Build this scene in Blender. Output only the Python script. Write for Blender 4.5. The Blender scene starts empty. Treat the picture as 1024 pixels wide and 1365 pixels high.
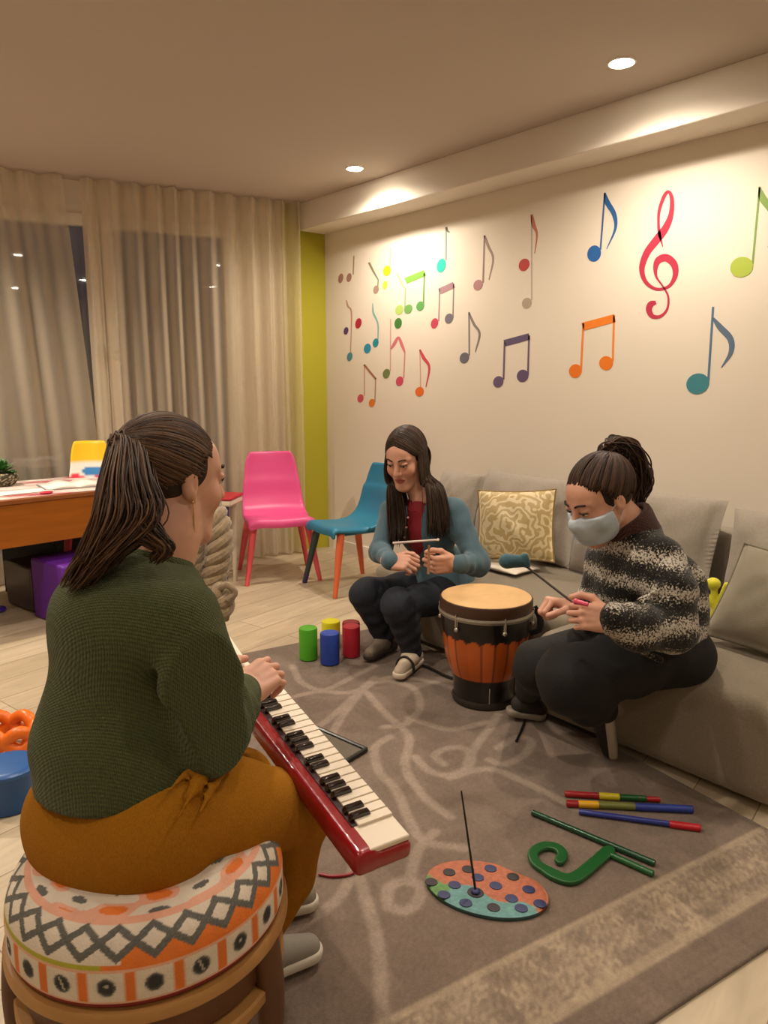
import bpy, math, random
import numpy as np
from mathutils import Vector, Matrix
random.seed(7); rng = np.random.default_rng(7)
PI = math.pi
COL = bpy.context.scene.collection
# ------------------------------------------------------------------ camera geometry
FOC = 990.0; CAMZ = 1.30
YAW = math.radians(40.05); TH = math.atan(174.5/990)
FW = np.array([math.sin(YAW), math.cos(YAW), 0.0])      # horizontal viewing direction
RT = np.array([math.cos(YAW), -math.sin(YAW), 0.0])
VF = FW*math.cos(TH) + np.array([0, 0, -math.sin(TH)])
VU = FW*math.sin(TH) + np.array([0, 0, math.cos(TH)])
CAM = np.array([0, 0, CAMZ])
def ray(px, py): return VF + RT*((px-512)/FOC) + VU*((682.5-py)/FOC)
def at(px, py, d): return CAM + ray(px, py)*d            # a survey point at distance d from the lens plane
def onz(px, py, z=0.0):
    r = ray(px, py); return CAM + r*((z-CAMZ)/r[2])
def onx(px, py, X):
    r = ray(px, py); return CAM + r*(X/r[0])
def head_dir(az, pitch=0):                               # az in degrees clockwise from the viewing direction
    a = math.radians(az); p = math.radians(pitch)
    v = FW*math.cos(a) + RT*math.sin(a)
    return v*math.cos(p) + np.array([0, 0, math.sin(p)])
def nrm(v): v = np.asarray(v, float); return v/np.linalg.norm(v)
def frame(fwd, up):                                      # columns: right, forward, up
    y = nrm(fwd); x = nrm(np.cross(y, up)); z = np.cross(x, y)
    return np.stack([x, y, z], 1)
# ------------------------------------------------------------------ materials
def lin(h):
    if isinstance(h, str):
        h = h.lstrip('#'); c = [int(h[i:i+2], 16)/255 for i in (0, 2, 4)]
    else: c = list(h)
    return tuple((v/12.92 if v <= .04045 else ((v+.055)/1.055)**2.4) for v in c)+(1,)
MATS = {}
def mat(name, col='#808080', rough=.6, metal=0, var=0, vscale=8, bump=0, bscale=60, spec=.5, vc=False, emit=None, estr=0, sheen=0, coat=0, sss=0, stretch=None):
    if name in MATS: return MATS[name]
    m = bpy.data.materials.new(name); m.use_nodes = True; nt = m.node_tree; N = nt.nodes; L = nt.links
    b = N['Principled BSDF']; c = lin(col)
    b.inputs['Base Color'].default_value = c; b.inputs['Roughness'].default_value = rough; b.inputs['Metallic'].default_value = metal
    b.inputs['Specular IOR Level'].default_value = spec
    if sheen: b.inputs['Sheen Weight'].default_value = sheen
    if coat: b.inputs['Coat Weight'].default_value = coat
    if sss:
        b.inputs['Subsurface Weight'].default_value = sss; b.inputs['Subsurface Scale'].default_value = .01
        b.inputs['Subsurface Radius'].default_value = (1, .4, .25)
    tc = N.new('ShaderNodeTexCoord'); src = tc.outputs['Object']
    if stretch:
        mp = N.new('ShaderNodeMapping'); mp.inputs['Scale'].default_value = stretch; L.new(src, mp.inputs[0]); src = mp.outputs[0]
    base = None
    if vc:
        a = N.new('ShaderNodeAttribute'); a.attribute_name = 'Col'; base = a.outputs['Color']
        L.new(base, b.inputs['Base Color'])
    if var:
        n = N.new('ShaderNodeTexNoise'); n.inputs['Scale'].default_value = vscale; n.inputs['Detail'].default_value = 6; L.new(src, n.inputs['Vector'])
        mr = N.new('ShaderNodeMapRange'); mr.inputs[1].default_value = .3; mr.inputs[2].default_value = .7
        mr.inputs[3].default_value = 1-var; mr.inputs[4].default_value = 1+var; L.new(n.outputs['Fac'], mr.inputs[0])
        mx = N.new('ShaderNodeMix'); mx.data_type = 'RGBA'; mx.blend_type = 'MULTIPLY'; mx.inputs['Factor'].default_value = 1
        if base: L.new(base, mx.inputs['A'])
        else: mx.inputs['A'].default_value = c
        L.new(mr.outputs[0], mx.inputs['B']); L.new(mx.outputs['Result'], b.inputs['Base Color'])
    if bump:
        n2 = N.new('ShaderNodeTexNoise'); n2.inputs['Scale'].default_value = bscale; n2.inputs['Detail'].default_value = 5; L.new(src, n2.inputs['Vector'])
        bp = N.new('ShaderNodeBump'); bp.inputs['Strength'].default_value = bump; bp.inputs['Distance'].default_value = .004
        L.new(n2.outputs['Fac'], bp.inputs['Height']); L.new(bp.outputs[0], b.inputs['Normal'])
    if emit:
        b.inputs['Emission Color'].default_value = lin(emit); b.inputs['Emission Strength'].default_value = estr
    MATS[name] = m; return m
def setmat(name, fn):
    m = bpy.data.materials.new(name); m.use_nodes = True; fn(m.node_tree, m.node_tree.nodes, m.node_tree.links, m.node_tree.nodes['Principled BSDF']); MATS[name] = m; return m
# ------------------------------------------------------------------ objects
def tag(o, label=None, cat=None, group=None, kind=None):
    if label: o['label'] = label
    if cat: o['category'] = cat
    if group: o['group'] = group
    if kind: o['kind'] = kind
    return o
def thing(name, label, cat, loc, group=None):
    o = bpy.data.objects.new(name, None); o.empty_display_size = .05; COL.objects.link(o); o.location = Vector([float(v) for v in loc])
    return tag(o, label, cat, group)
def wloc(o):
    v = Vector((0, 0, 0))
    while o is not None: v += o.location; o = o.parent
    return v
def mesh(name, V, Fc, m, parent=None, smooth=True, col=None, loc=None):
    V = np.asarray(V, float).reshape(-1, 3)
    off = np.array(wloc(parent)) if parent is not None else (np.asarray(loc, float) if loc is not None else np.zeros(3))
    me = bpy.data.meshes.new(name)
    if isinstance(Fc, np.ndarray) and Fc.ndim == 2:
        k = Fc.shape[1]; nf = len(Fc)
        me.vertices.add(len(V)); me.vertices.foreach_set('co', (V-off).astype(np.float32).ravel())
        me.loops.add(nf*k); me.loops.foreach_set('vertex_index', Fc.astype(np.int32).ravel())
        me.polygons.add(nf); me.polygons.foreach_set('loop_start', np.arange(0, nf*k, k, dtype=np.int32))
        me.polygons.foreach_set('loop_total', np.full(nf, k, np.int32)); me.update(calc_edges=True)
    else:
        me.from_pydata([tuple(v) for v in (V-off)], [], [tuple(int(i) for i in f) for f in Fc])
    me.validate()
    if smooth: me.polygons.foreach_set('use_smooth', [True]*len(me.polygons))
    if col is not None:
        a = me.color_attributes.new('Col', 'FLOAT_COLOR', 'POINT'); c = np.asarray(col, np.float32)
        if c.shape[1] == 3: c = np.concatenate([c, np.ones((len(c), 1), np.float32)], 1)
        a.data.foreach_set('color', c.ravel())
    o = bpy.data.objects.new(name, me); COL.objects.link(o)
    if isinstance(m, (list, tuple)):
        for q in m: me.materials.append(q)
    else: me.materials.append(m)
    if parent is not None: o.parent = parent
    elif loc is not None: o.location = Vector([float(v) for v in loc])
    return o
def bevel(o, w=.005, seg=2, ang=35):
    md = o.modifiers.new('bevel', 'BEVEL'); md.width = w; md.segments = seg; md.limit_method = 'ANGLE'; md.angle_limit = math.radians(ang)
    return o
def flat(o, ang=35):
    me = o.data
    try:
        me.polygons.foreach_set('use_smooth', [True]*len(me.polygons)); me.set_sharp_from_angle(angle=math.radians(ang))
    except Exception: pass
    return o
class MB:                                                # collects shapes for one mesh
    def __init__(s): s.v = []; s.f = []; s.c = []
    def add(s, V, Fc, c=None):
        n = len(s.v); s.v += [tuple(map(float, v)) for v in V]; s.f += [tuple(i+n for i in f) for f in Fc]
        s.c += [tuple(c) if c is not None else (1, 1, 1)]*len(V)
    def box(s, c, size, ax=None, taper=1.0, col=None):
        h = np.array(size)/2; A = np.eye(3) if ax is None else ax; V = []
        for z in (-1, 1):
            t = taper if z > 0 else 1
            for x, y in ((-1, -1), (1, -1), (1, 1), (-1, 1)): V.append(np.array(c)+A@np.array([x*h[0]*t, y*h[1]*t, z*h[2]]))
        s.add(V, [(3, 2, 1, 0), (4, 5, 6, 7), (0, 1, 5, 4), (1, 2, 6, 5), (2, 3, 7, 6), (3, 0, 4, 7)], col)
    def quad(s, a, b, c, d, col=None): s.add([a, b, c, d], [(0, 1, 2, 3)], col)
    def tube(s, pts, rad, seg=8, cap=True, col=None, flat=1.0):
        P = [np.asarray(p, float) for p in pts]; n = len(P)
        if np.isscalar(rad): rad = [rad]*n
        V = []; up = np.array([0, 0, 1.0]); X = None
        for i in range(n):
            t = nrm(P[min(i+1, n-1)]-P[max(i-1, 0)])
            if X is None:
                X = np.cross(t, up)
                if np.linalg.norm(X) < .1: X = np.cross(t, [1., 0, 0])
            X = X-t*np.dot(X, t); X = nrm(X); Y = np.cross(t, X)
            for k in range(seg):
                a = 2*PI*k/seg; V.append(P[i]+(X*math.cos(a)+Y*math.sin(a)*flat)*rad[i])
        Fc = [(i*seg+k, i*seg+(k+1) % seg, (i+1)*seg+(k+1) % seg, (i+1)*seg+k) for i in range(n-1) for k in range(seg)]
        if cap: Fc += [tuple(range(seg))[::-1], tuple((n-1)*seg+k for k in range(seg))]
        s.add(V, Fc, col)
    def lathe(s, c, prof, seg=48, col=None, ax=None):
        A = np.eye(3) if ax is None else ax; V = []; n = len(prof)
        for r, z in prof:
            for k in range(seg):
                a = 2*PI*k/seg; V.append(np.array(c)+A@np.array([r*math.cos(a), r*math.sin(a), z]))
        Fc = [(i*seg+k, i*seg+(k+1) % seg, (i+1)*seg+(k+1) % seg, (i+1)*seg+k) for i in range(n-1) for k in range(seg)]
        Fc += [tuple(range(seg))[::-1], tuple((n-1)*seg+k for k in range(seg))]
        s.add(V, Fc, col)
    def ball(s, c, r, seg=14, ring=8, ax=None, col=None):
        r = np.array([r]*3 if np.isscalar(r) else r); A = np.eye(3) if ax is None else ax
        V = [np.array(c)+A@(r*np.array([0, 0, -1]))]
        for i in range(1, ring):
            p = -PI/2+PI*i/ring
            for k in range(seg):
                a = 2*PI*k/seg; V.append(np.array(c)+A@(r*np.array([math.cos(p)*math.cos(a), math.cos(p)*math.sin(a), math.sin(p)])))
        V.append(np.array(c)+A@(r*np.array([0, 0, 1]))); T = len(V)-1
        Fc = [(0, 1+(k+1) % seg, 1+k) for k in range(seg)]
        Fc += [(1+i*seg+k, 1+i*seg+(k+1) % seg, 1+(i+1)*seg+(k+1) % seg, 1+(i+1)*seg+k) for i in range(ring-2) for k in range(seg)]
        Fc += [(T, 1+(ring-2)*seg+k, 1+(ring-2)*seg+(k+1) % seg) for k in range(seg)]
        s.add(V, Fc, col)
    def build(s, name, m, parent=None, smooth=True, bev=0, loc=None, colors=False, ang=35):
        o = mesh(name, s.v, s.f, m, parent, smooth, s.c if colors else None, loc)
        if smooth: flat(o, ang)
        if bev: bevel(o, bev)
        return o
def crom(pts, n=8):
    P = [np.asarray(p, float) for p in pts]; P = [2*P[0]-P[1]]+P+[2*P[-1]-P[-2]]; out = []
    for i in range(1, len(P)-2):
        for k in range(n):
            t = k/n; a, b, c, d = P[i-1], P[i], P[i+1], P[i+2]
            out.append(.5*((2*b)+(-a+c)*t+(2*a-5*b+4*c-d)*t*t+(-a+3*b-3*c+d)*t**3))
    out.append(P[-2]); return out
def crom1(vals, n=8): return [float(v[0]) for v in crom([[v] for v in vals], n)]
# ------------------------------------------------------------------ smooth solids (distance field + surface nets)
class SDF:
    def __init__(s, lo, hi, h):
        s.h = h; s.lo = np.array(lo, float); s.n = np.ceil((np.array(hi)-s.lo)/h).astype(int)+1
        s.d = np.full(s.n, .3, np.float32)
        s.ax = [s.lo[i]+h*np.arange(s.n[i]) for i in range(3)]
    def _sl(s, lo, hi):
        a = np.clip(np.floor((np.array(lo)-s.lo)/s.h).astype(int), 0, s.n); b = np.clip(np.ceil((np.array(hi)-s.lo)/s.h).astype(int)+1, 0, s.n)
        return tuple(slice(int(x), int(y)) for x, y in zip(a, b))
    def _pts(s, sl): return np.meshgrid(*[s.ax[i][sl[i]].astype(np.float32) for i in range(3)], indexing='ij')
    def _un(s, sl, d, k, sub=False):
        c = s.d[sl]
        if sub:
            d = -d
            if k > 0: hh = np.maximum(k-np.abs(c-d), 0)/k; s.d[sl] = np.maximum(c, d)+hh*hh*k*.25
            else: s.d[sl] = np.maximum(c, d)
        else:
            if k > 0: hh = np.maximum(k-np.abs(c-d), 0)/k; s.d[sl] = np.minimum(c, d)-hh*hh*k*.25
            else: s.d[sl] = np.minimum(c, d)
    def cap(s, a, b, ra, rb=None, k=.02, sub=False, w=None):
        rb = ra if rb is None else rb; a = np.asarray(a, float); b = np.asarray(b, float); m = max(ra, rb)+k+2*s.h+.01
        sl = s._sl(np.minimum(a, b)-m, np.maximum(a, b)+m); X, Y, Z = s._pts(sl)
        if X.size == 0: return s
        ab = b-a; L2 = float(ab@ab)+1e-12
        t = np.clip(((X-a[0])*ab[0]+(Y-a[1])*ab[1]+(Z-a[2])*ab[2])/L2, 0, 1)
        d = np.sqrt((X-a[0]-ab[0]*t)**2+(Y-a[1]-ab[1]*t)**2+(Z-a[2]-ab[2]*t)**2)-(ra+(rb-ra)*t)
        s._un(sl, d, k, sub); return s
    def chain(s, pts, rad, k=.02):
        for i in range(len(pts)-1): s.cap(pts[i], pts[i+1], rad[i], rad[i+1], k)
        return s
    def ell(s, c, r, A=None, k=.02, sub=False):
        c = np.asarray(c, float); r = np.asarray(r, float); A = np.eye(3) if A is None else A; m = r.max()+k+2*s.h+.01
        sl = s._sl(c-m, c+m); X, Y, Z = s._pts(sl)
        if X.size == 0: return s
        X = X-c[0]; Y = Y-c[1]; Z = Z-c[2]
        q = [X*A[0, i]+Y*A[1, i]+Z*A[2, i] for i in range(3)]
        k0 = np.sqrt(sum((q[i]/r[i])**2 for i in range(3))); k1 = np.sqrt(sum((q[i]/r[i]**2)**2 for i in range(3)))+1e-9
        s._un(sl, k0*(k0-1)/k1, k, sub); return s
    def box(s, c, hs, A=None, rnd=.005, k=.01, sub=False):
        c = np.asarray(c, float); A = np.eye(3) if A is None else A; m = np.linalg.norm(hs)+k+2*s.h+.01
        sl = s._sl(c-m, c+m); X, Y, Z = s._pts(sl)
        if X.size == 0: return s
        X = X-c[0]; Y = Y-c[1]; Z = Z-c[2]
        q = [np.abs(X*A[0, i]+Y*A[1, i]+Z*A[2, i])-(hs[i]-rnd) for i in range(3)]
        d = np.sqrt(sum(np.maximum(v, 0)**2 for v in q))+np.minimum(np.maximum(np.maximum(q[0], q[1]), q[2]), 0)-rnd
        s._un(sl, d, k, sub); return s
    def cut(s, p, n, k=0):                               # keep the side the normal points away from
        n = nrm(n); X, Y, Z = s._pts(tuple(slice(0, int(v)) for v in s.n))
        s._un(tuple(slice(0, int(v)) for v in s.n), -((X-p[0])*n[0]+(Y-p[1])*n[1]+(Z-p[2])*n[2]), k, True); return s
    def disp(s, fn):
        X, Y, Z = s._pts(tuple(slice(0, int(v)) for v in s.n)); s.d += fn(X, Y, Z).astype(np.float32); return s
    def mesh(s, smooth=1):
        d = s.d.copy()
        d[0] = d[-1] = .3; d[:, 0] = d[:, -1] = .3; d[:, :, 0] = d[:, :, -1] = .3
        ins = d < 0; n = np.array(d.shape)-1
        cs = np.zeros(n, np.int8)
        corners = [(i, j, k) for i in (0, 1) for j in (0, 1) for k in (0, 1)]
        for i, j, k in corners: cs += ins[i:i+n[0], j:j+n[1], k:k+n[2]]
        act = (cs > 0) & (cs < 8); idx = np.full(n, -1, np.int64); I = np.argwhere(act); idx[act] = np.arange(len(I))
        acc = np.zeros((len(I), 3)); cnt = np.zeros(len(I))
        D = {c: d[I[:, 0]+c[0], I[:, 1]+c[1], I[:, 2]+c[2]] for c in corners}
        for c in corners:
            for a in range(3):
                if c[a] == 0:
                    e = list(c); e[a] = 1; e = tuple(e); d0 = D[c]; d1 = D[e]; m = (d0 < 0) != (d1 < 0)
                    t = np.where(m, d0/(np.where(m, d0-d1, 1)), 0); p = np.tile(np.array(c, float), (len(I), 1)); p[:, a] = t
                    acc[m] += p[m]; cnt[m] += 1
        V = s.lo+s.h*(I+acc/cnt[:, None]); Q = []
        for a in range(3):
            b, c = (a+1) % 3, (a+2) % 3
            s0 = [slice(None)]*3; s1 = [slice(None)]*3; s0[a] = slice(0, -1); s1[a] = slice(1, None)
            E = np.argwhere(ins[tuple(s0)] != ins[tuple(s1)])
            E = E[(E[:, b] > 0) & (E[:, c] > 0) & (E[:, b] < n[b]) & (E[:, c] < n[c])]
            flip = ins[E[:, 0], E[:, 1], E[:, 2]]
            def g(db, dc):
                T = E.copy(); T[:, b] -= db; T[:, c] -= dc; return idx[T[:, 0], T[:, 1], T[:, 2]]
            q = np.stack([g(1, 1), g(0, 1), g(0, 0), g(1, 0)], 1); q[~flip] = q[~flip][:, ::-1]; Q.append(q)
        Q = np.concatenate(Q); Q = Q[(Q >= 0).all(1)]
        for _ in range(smooth):
            A = np.zeros_like(V); c2 = np.zeros(len(V))
            for i, j in ((0, 1), (1, 2), (2, 3), (3, 0)):
                np.add.at(A, Q[:, i], V[Q[:, j]]); np.add.at(c2, Q[:, i], 1); np.add.at(A, Q[:, j], V[Q[:, i]]); np.add.at(c2, Q[:, j], 1)
            V = V*.5+.5*A/np.maximum(c2, 1)[:, None]
        return V, Q
def join(parts):
    Vs = []; Qs = []; n = 0
    for V, Q in parts: Vs.append(V); Qs.append(Q+n); n += len(V)
    return np.concatenate(Vs), np.concatenate(Qs)
# ------------------------------------------------------------------ the room
WX = 3.394; ZC = 2.555; SB = 2.37; SX = 3.16
CN = np.array([3.394, 4.727, 0]); WD = np.array([-.976, .217, 0]); WD /= np.linalg.norm(WD); WN = np.array([-WD[1], WD[0], 0]); WN = WN if WN[1] < 0 else -WN
def win(s, z, off=0): return CN+WD*s+WN*off+np.array([0, 0, z])   # s metres left of the corner, off metres into the room
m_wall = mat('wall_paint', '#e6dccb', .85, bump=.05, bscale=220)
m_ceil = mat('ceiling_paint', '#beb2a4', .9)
m_green = mat('green_paint', '#b3ac2c', .8)
m_white = mat('white_frame', '#e9e2d4', .45)
def structure(name, mb, m, **k): return tag(mb.build(name, m, **k), kind='structure')
def floor_nodes(nt, N, L, b):
    tc = N.new('ShaderNodeTexCoord'); mp = N.new('ShaderNodeMapping'); mp.inputs['Rotation'].default_value = (0, 0, math.radians(-12)); L.new(tc.outputs['Object'], mp.inputs[0])
    br = N.new('ShaderNodeTexBrick'); br.inputs['Scale'].default_value = 1; br.inputs['Brick Width'].default_value = 1.3; br.inputs['Row Height'].default_value = .19
    br.inputs['Mortar Size'].default_value = .0022; br.inputs['Mortar Smooth'].default_value = .3
    br.inputs['Color1'].default_value = lin('#c3b398'); br.inputs['Color2'].default_value = lin('#b3a286'); br.inputs['Mortar'].default_value = lin('#80705a'); L.new(mp.outputs[0], br.inputs['Vector'])
    mp2 = N.new('ShaderNodeMapping'); mp2.inputs['Scale'].default_value = (2.5, 14, 1); L.new(mp.outputs[0], mp2.inputs[0])
    n = N.new('ShaderNodeTexNoise'); n.inputs['Scale'].default_value = 1.6; n.inputs['Detail'].default_value = 8; n.inputs['Distortion'].default_value = .8; L.new(mp2.outputs[0], n.inputs['Vector'])
    mr = N.new('ShaderNodeMapRange'); mr.inputs[1].default_value = .3; mr.inputs[2].default_value = .7; mr.inputs[3].default_value = .84; mr.inputs[4].default_value = 1.1; L.new(n.outputs[0], mr.inputs[0])
    mx = N.new('ShaderNodeMix'); mx.data_type = 'RGBA'; mx.blend_type = 'MULTIPLY'; mx.inputs['Factor'].default_value = 1; L.new(br.outputs['Color'], mx.inputs['A']); L.new(mr.outputs[0], mx.inputs['B'])
    L.new(mx.outputs['Result'], b.inputs['Base Color']); b.inputs['Roughness'].default_value = .42
setmat('floor_wood', floor_nodes)
XL, YB, YF = -2.2, -2.2, 6.2
mb = MB(); mb.box(((XL+WX)/2+.1, (YB+YF)/2, -.05), (WX-XL+.4, YF-YB+.2, .1)); structure('floor', mb, MATS['floor_wood'])
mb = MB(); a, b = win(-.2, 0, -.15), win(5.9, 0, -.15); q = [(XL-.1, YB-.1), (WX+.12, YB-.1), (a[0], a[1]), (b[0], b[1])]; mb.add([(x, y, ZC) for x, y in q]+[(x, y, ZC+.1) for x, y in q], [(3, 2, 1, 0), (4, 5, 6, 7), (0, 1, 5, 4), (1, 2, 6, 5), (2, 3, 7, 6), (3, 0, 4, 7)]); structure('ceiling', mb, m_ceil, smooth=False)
mb = MB(); mb.box((WX+.06, (YB+4.75)/2, ZC/2), (.12, 4.75-YB, ZC)); structure('wall_right', mb, m_wall)
mb = MB(); mb.box(((XL+WX)/2, YB-.06, ZC/2), (WX-XL, .12, ZC)); structure('wall_back', mb, m_wall)
mb = MB(); mb.box((XL-.06, (YB+YF)/2, ZC/2), (.12, YF-YB, ZC)); structure('wall_left', mb, m_wall)
# soffit beam along the mural wall
mb = MB(); mb.box(((SX+WX)/2, (YB+4.72)/2, (SB+ZC)/2+.002), (WX-SX, 4.72-YB, ZC-SB)); structure('trim_1', mb, mat('beam_paint', '#dfd6c8', .85), bev=.006)
# window wall: lintel, plinth, pier, green strip
A_w = np.stack([WD, WN, [0, 0, 1]], 1)
SWL = 5.6
def wbox(mb, s0, s1, z0, z1, o0, o1): mb.box((win(s0, z0, o0)+win(s1, z1, o1))/2, (abs(s1-s0), abs(o1-o0), z1-z0), A_w)
mb = MB(); wbox(mb, -.05, SWL, 2.34, ZC, -.14, 0); wbox(mb, .33, .72, 0, 2.34, -.14, 0); wbox(mb, 4.4, SWL, 0, 2.34, -.14, 0); wbox(mb, .72, 4.4, 0, .10, -.14, 0)
structure('wall_window', mb, m_wall, smooth=False)
mb = MB(); wbox(mb, -.02, .34, 0, ZC, -.10, .004); structure('wall_green_strip', mb, m_green, smooth=False)
def window_unit(name, s0, s1, z0, z1, fw, handle=None):
    o = thing(name, None, None, win((s0+s1)/2, z0, 0)); o['kind'] = 'structure'
    mb = MB(); wbox(mb, s0, s0+fw, z0, z1, -.09, .01); wbox(mb, s1-fw, s1, z0, z1, -.09, .01); wbox(mb, s0+fw, s1-fw, z0, z0+fw, -.09, .01); wbox(mb, s0+fw, s1-fw, z1-fw, z1, -.09, .01)
    f = mb.build('window_frame', m_white, o, bev=.004)
    mb = MB(); wbox(mb, s0+fw, s1-fw, z0+fw, z1-fw, -.05, -.044); mb.build('pane', MATS['glass'], o, smooth=False)
    if handle is not None:
        mb = MB(); wbox(mb, handle-.014, handle+.014, 1.40, 1.54, .01, .022)
        mb.tube([win(handle, 1.5, .02), win(handle, 1.5, .055)], .009); mb.tube([win(handle, 1.5, .055), win(handle-.11, 1.49, .06)], .009)
        mb.build('window_handle', mat('handle', '#cfc6b6', .3), o)
    return o
def glass_nodes(nt, N, L, b):
    N.remove(b); out = [n for n in N if n.type == 'OUTPUT_MATERIAL'][0]
    t = N.new('ShaderNodeBsdfTransparent'); t.inputs[0].default_value = (.93, .95, .95, 1); g = N.new('ShaderNodeBsdfGlossy'); g.inputs['Roughness'].default_value = .02
    fr = N.new('ShaderNodeFresnel'); fr.inputs[0].default_value = 1.6; mu = N.new('ShaderNodeMath'); mu.operation = 'MULTIPLY'; mu.inputs[1].default_value = 3.0; L.new(fr.outputs[0], mu.inputs[0])
    mx = N.new('ShaderNodeMixShader'); L.new(mu.outputs[0], mx.inputs[0]); L.new(t.outputs[0], mx.inputs[1]); L.new(g.outputs[0], mx.inputs[2]); L.new(mx.outputs[0], out.inputs[0])
setmat('glass', glass_nodes)
window_unit('window_1', .70, 1.58, .10, 2.36, .075)
window_unit('window_2', 1.585, 2.75, .10, 2.36, .075, handle=1.62)
window_unit('window_3', 2.755, 4.4, .10, 2.36, .075)
# dark balcony outside
mb = MB(); wbox(mb, -.5, 6.5, -.3, 3.2, -2.2, -2.1); structure('wall_outside', mb, mat('night_facade', '#4e5460', .9), smooth=False)
mb = MB(); wbox(mb, -.5, 6.5, -.2, -.1, -2.1, -.14); structure('trim_2', mb, mat('balcony_slab', '#33343a', .9), smooth=False)
# baseboards
mb = MB(); mb.box((WX-.008, (YB+4.7)/2, .04), (.016, 4.7-YB, .08)); structure('baseboard_right', mb, m_white)
mb = MB(); wbox(mb, .005, .33, 0, .08, .004, .018); structure('baseboard_window', mb, m_green)
# curtains
def sheer_nodes(nt, N, L, b):
    out = [n for n in N if n.type == 'OUTPUT_MATERIAL'][0]
    N.remove(b)
    di = N.new('ShaderNodeBsdfDiffuse'); tl = N.new('ShaderNodeBsdfTranslucent'); tr = N.new('ShaderNodeBsdfTransparent')
    tc = N.new('ShaderNodeTexCoord'); mp = N.new('ShaderNodeMapping'); mp.inputs['Scale'].default_value = (300, 300, 40); L.new(tc.outputs['Object'], mp.inputs[0])
    n = N.new('ShaderNodeTexNoise'); n.inputs['Scale'].default_value = 1; L.new(mp.outputs[0], n.inputs['Vector'])
    cr = N.new('ShaderNodeMix'); cr.data_type = 'RGBA'; cr.inputs['A'].default_value = lin('#dccdb2'); cr.inputs['B'].default_value = lin('#ece0c8'); L.new(n.outputs[0], cr.inputs['Factor'])
    L.new(cr.outputs['Result'], di.inputs[0]); L.new(cr.outputs['Result'], tl.inputs[0])
    m1 = N.new('ShaderNodeMixShader'); m1.inputs[0].default_value = .35; L.new(di.outputs[0], m1.inputs[1]); L.new(tl.outputs[0], m1.inputs[2])
    lw = N.new('ShaderNodeLayerWeight'); lw.inputs[0].default_value = .5
    mr = N.new('ShaderNodeMapRange'); mr.inputs[1].default_value = 0; mr.inputs[2].default_value = .8; mr.inputs[3].default_value = .40; mr.inputs[4].default_value = .90; L.new(lw.outputs['Facing'], mr.inputs[0])
    m2 = N.new('ShaderNodeMixShader'); L.new(mr.outputs[0], m2.inputs[0]); L.new(tr.outputs[0], m2.inputs[1]); L.new(m1.outputs[0], m2.inputs[2]); L.new(m2.outputs[0], out.inputs[0])
setmat('sheer', sheer_nodes)
def curtain(name, label, s0, s1, pitch, amp, seed, slant=0):
    r = np.random.default_rng(seed); n = int((s1-s0)/.006); S = np.linspace(s0, s1, n); ph = 2*PI*np.cumsum(np.full(n, (s1-s0)/n)/(pitch*(1+.18*np.sin(S*9+seed))))
    Z = np.linspace(.015, 2.545, 14); V = []
    for z in Z:
        k = (z/2.5)
        for i, s in enumerate(S):
            o = .13+amp*math.sin(ph[i]+.15*math.sin(z*2+seed))*(.8+.2*k)+.012*math.sin(ph[i]*.37+z)
            ss = s+slant*(1-k)*(1-i/n)
            V.append(win(ss, z, o))
    F_ = [(j*n+i, j*n+i+1, (j+1)*n+i+1, (j+1)*n+i) for j in range(len(Z)-1) for i in range(n-1)]
    o = mesh(name, V, F_, MATS['sheer'], loc=win((s0+s1)/2, 0, .13))
    return tag(o, label, 'curtain', None)
curtain('curtain', 'cream sheer curtain with even folds beside the green strip', .25, 1.70, .128, .040, 1)
curtain('curtain', 'cream sheer curtain at the left, behind the wooden table and potted plant', 1.80, 4.3, .17, .030, 5, -.16)
# ------------------------------------------------------------------ downlights
m_em = mat('lamp_glow', '#ffffff', .5, emit='#fff0d8', estr=45)
LIGHTS = [(2.809, 1.865), (2.911, 3.735), (.80, 2.05), (1.62, 1.45), (2.80, -.1), (1.2, .2), (-.3, 3.3), (-.6, 1.2), (.2, -.9), (-1.3, -.4), (.35, 4.4)]  # past the visible pair: some read off reflections, others added unseen for fill light
LE = [34, 36, 30, 12, 14, 10, 34, 14, 8, 10, 78]  # the last, out of frame, is strong to brighten curtain and floor
LLAB = ['round recessed ceiling light nearest the beam at right, above the clef', 'round recessed ceiling light nearest the curtain corner']
for i, (x, y) in enumerate(LIGHTS):
    o = thing('ceiling_light', LLAB[i] if i < 2 else 'unseen round recessed ceiling light outside the camera view', 'ceiling light', (x, y, ZC), 'recessed ceiling lights')
    mb = MB(); mb.lathe((x, y, ZC), [(.042, -.001), (.05, -.006), (.056, -.004), (.057, .0)], 32); mb.build('trim_ring', mat('ring', '#efe6d8', .4), o)
    mb = MB(); mb.lathe((x, y, ZC), [(.041, -.0075), (.041, -.001)], 32); mb.build('lamp', m_em, o)
    ld = bpy.data.lights.new('spot', 'SPOT'); ld.energy = LE[i]; ld.color = (1, .86, .715); ld.spot_size = math.radians(140 if i > 1 else 160); ld.spot_blend = .75; ld.shadow_soft_size = .04
    lo = bpy.data.objects.new('downlight', ld); COL.objects.link(lo); lo.location = (x, y, ZC-.02); lo['kind'] = 'structure'
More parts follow.
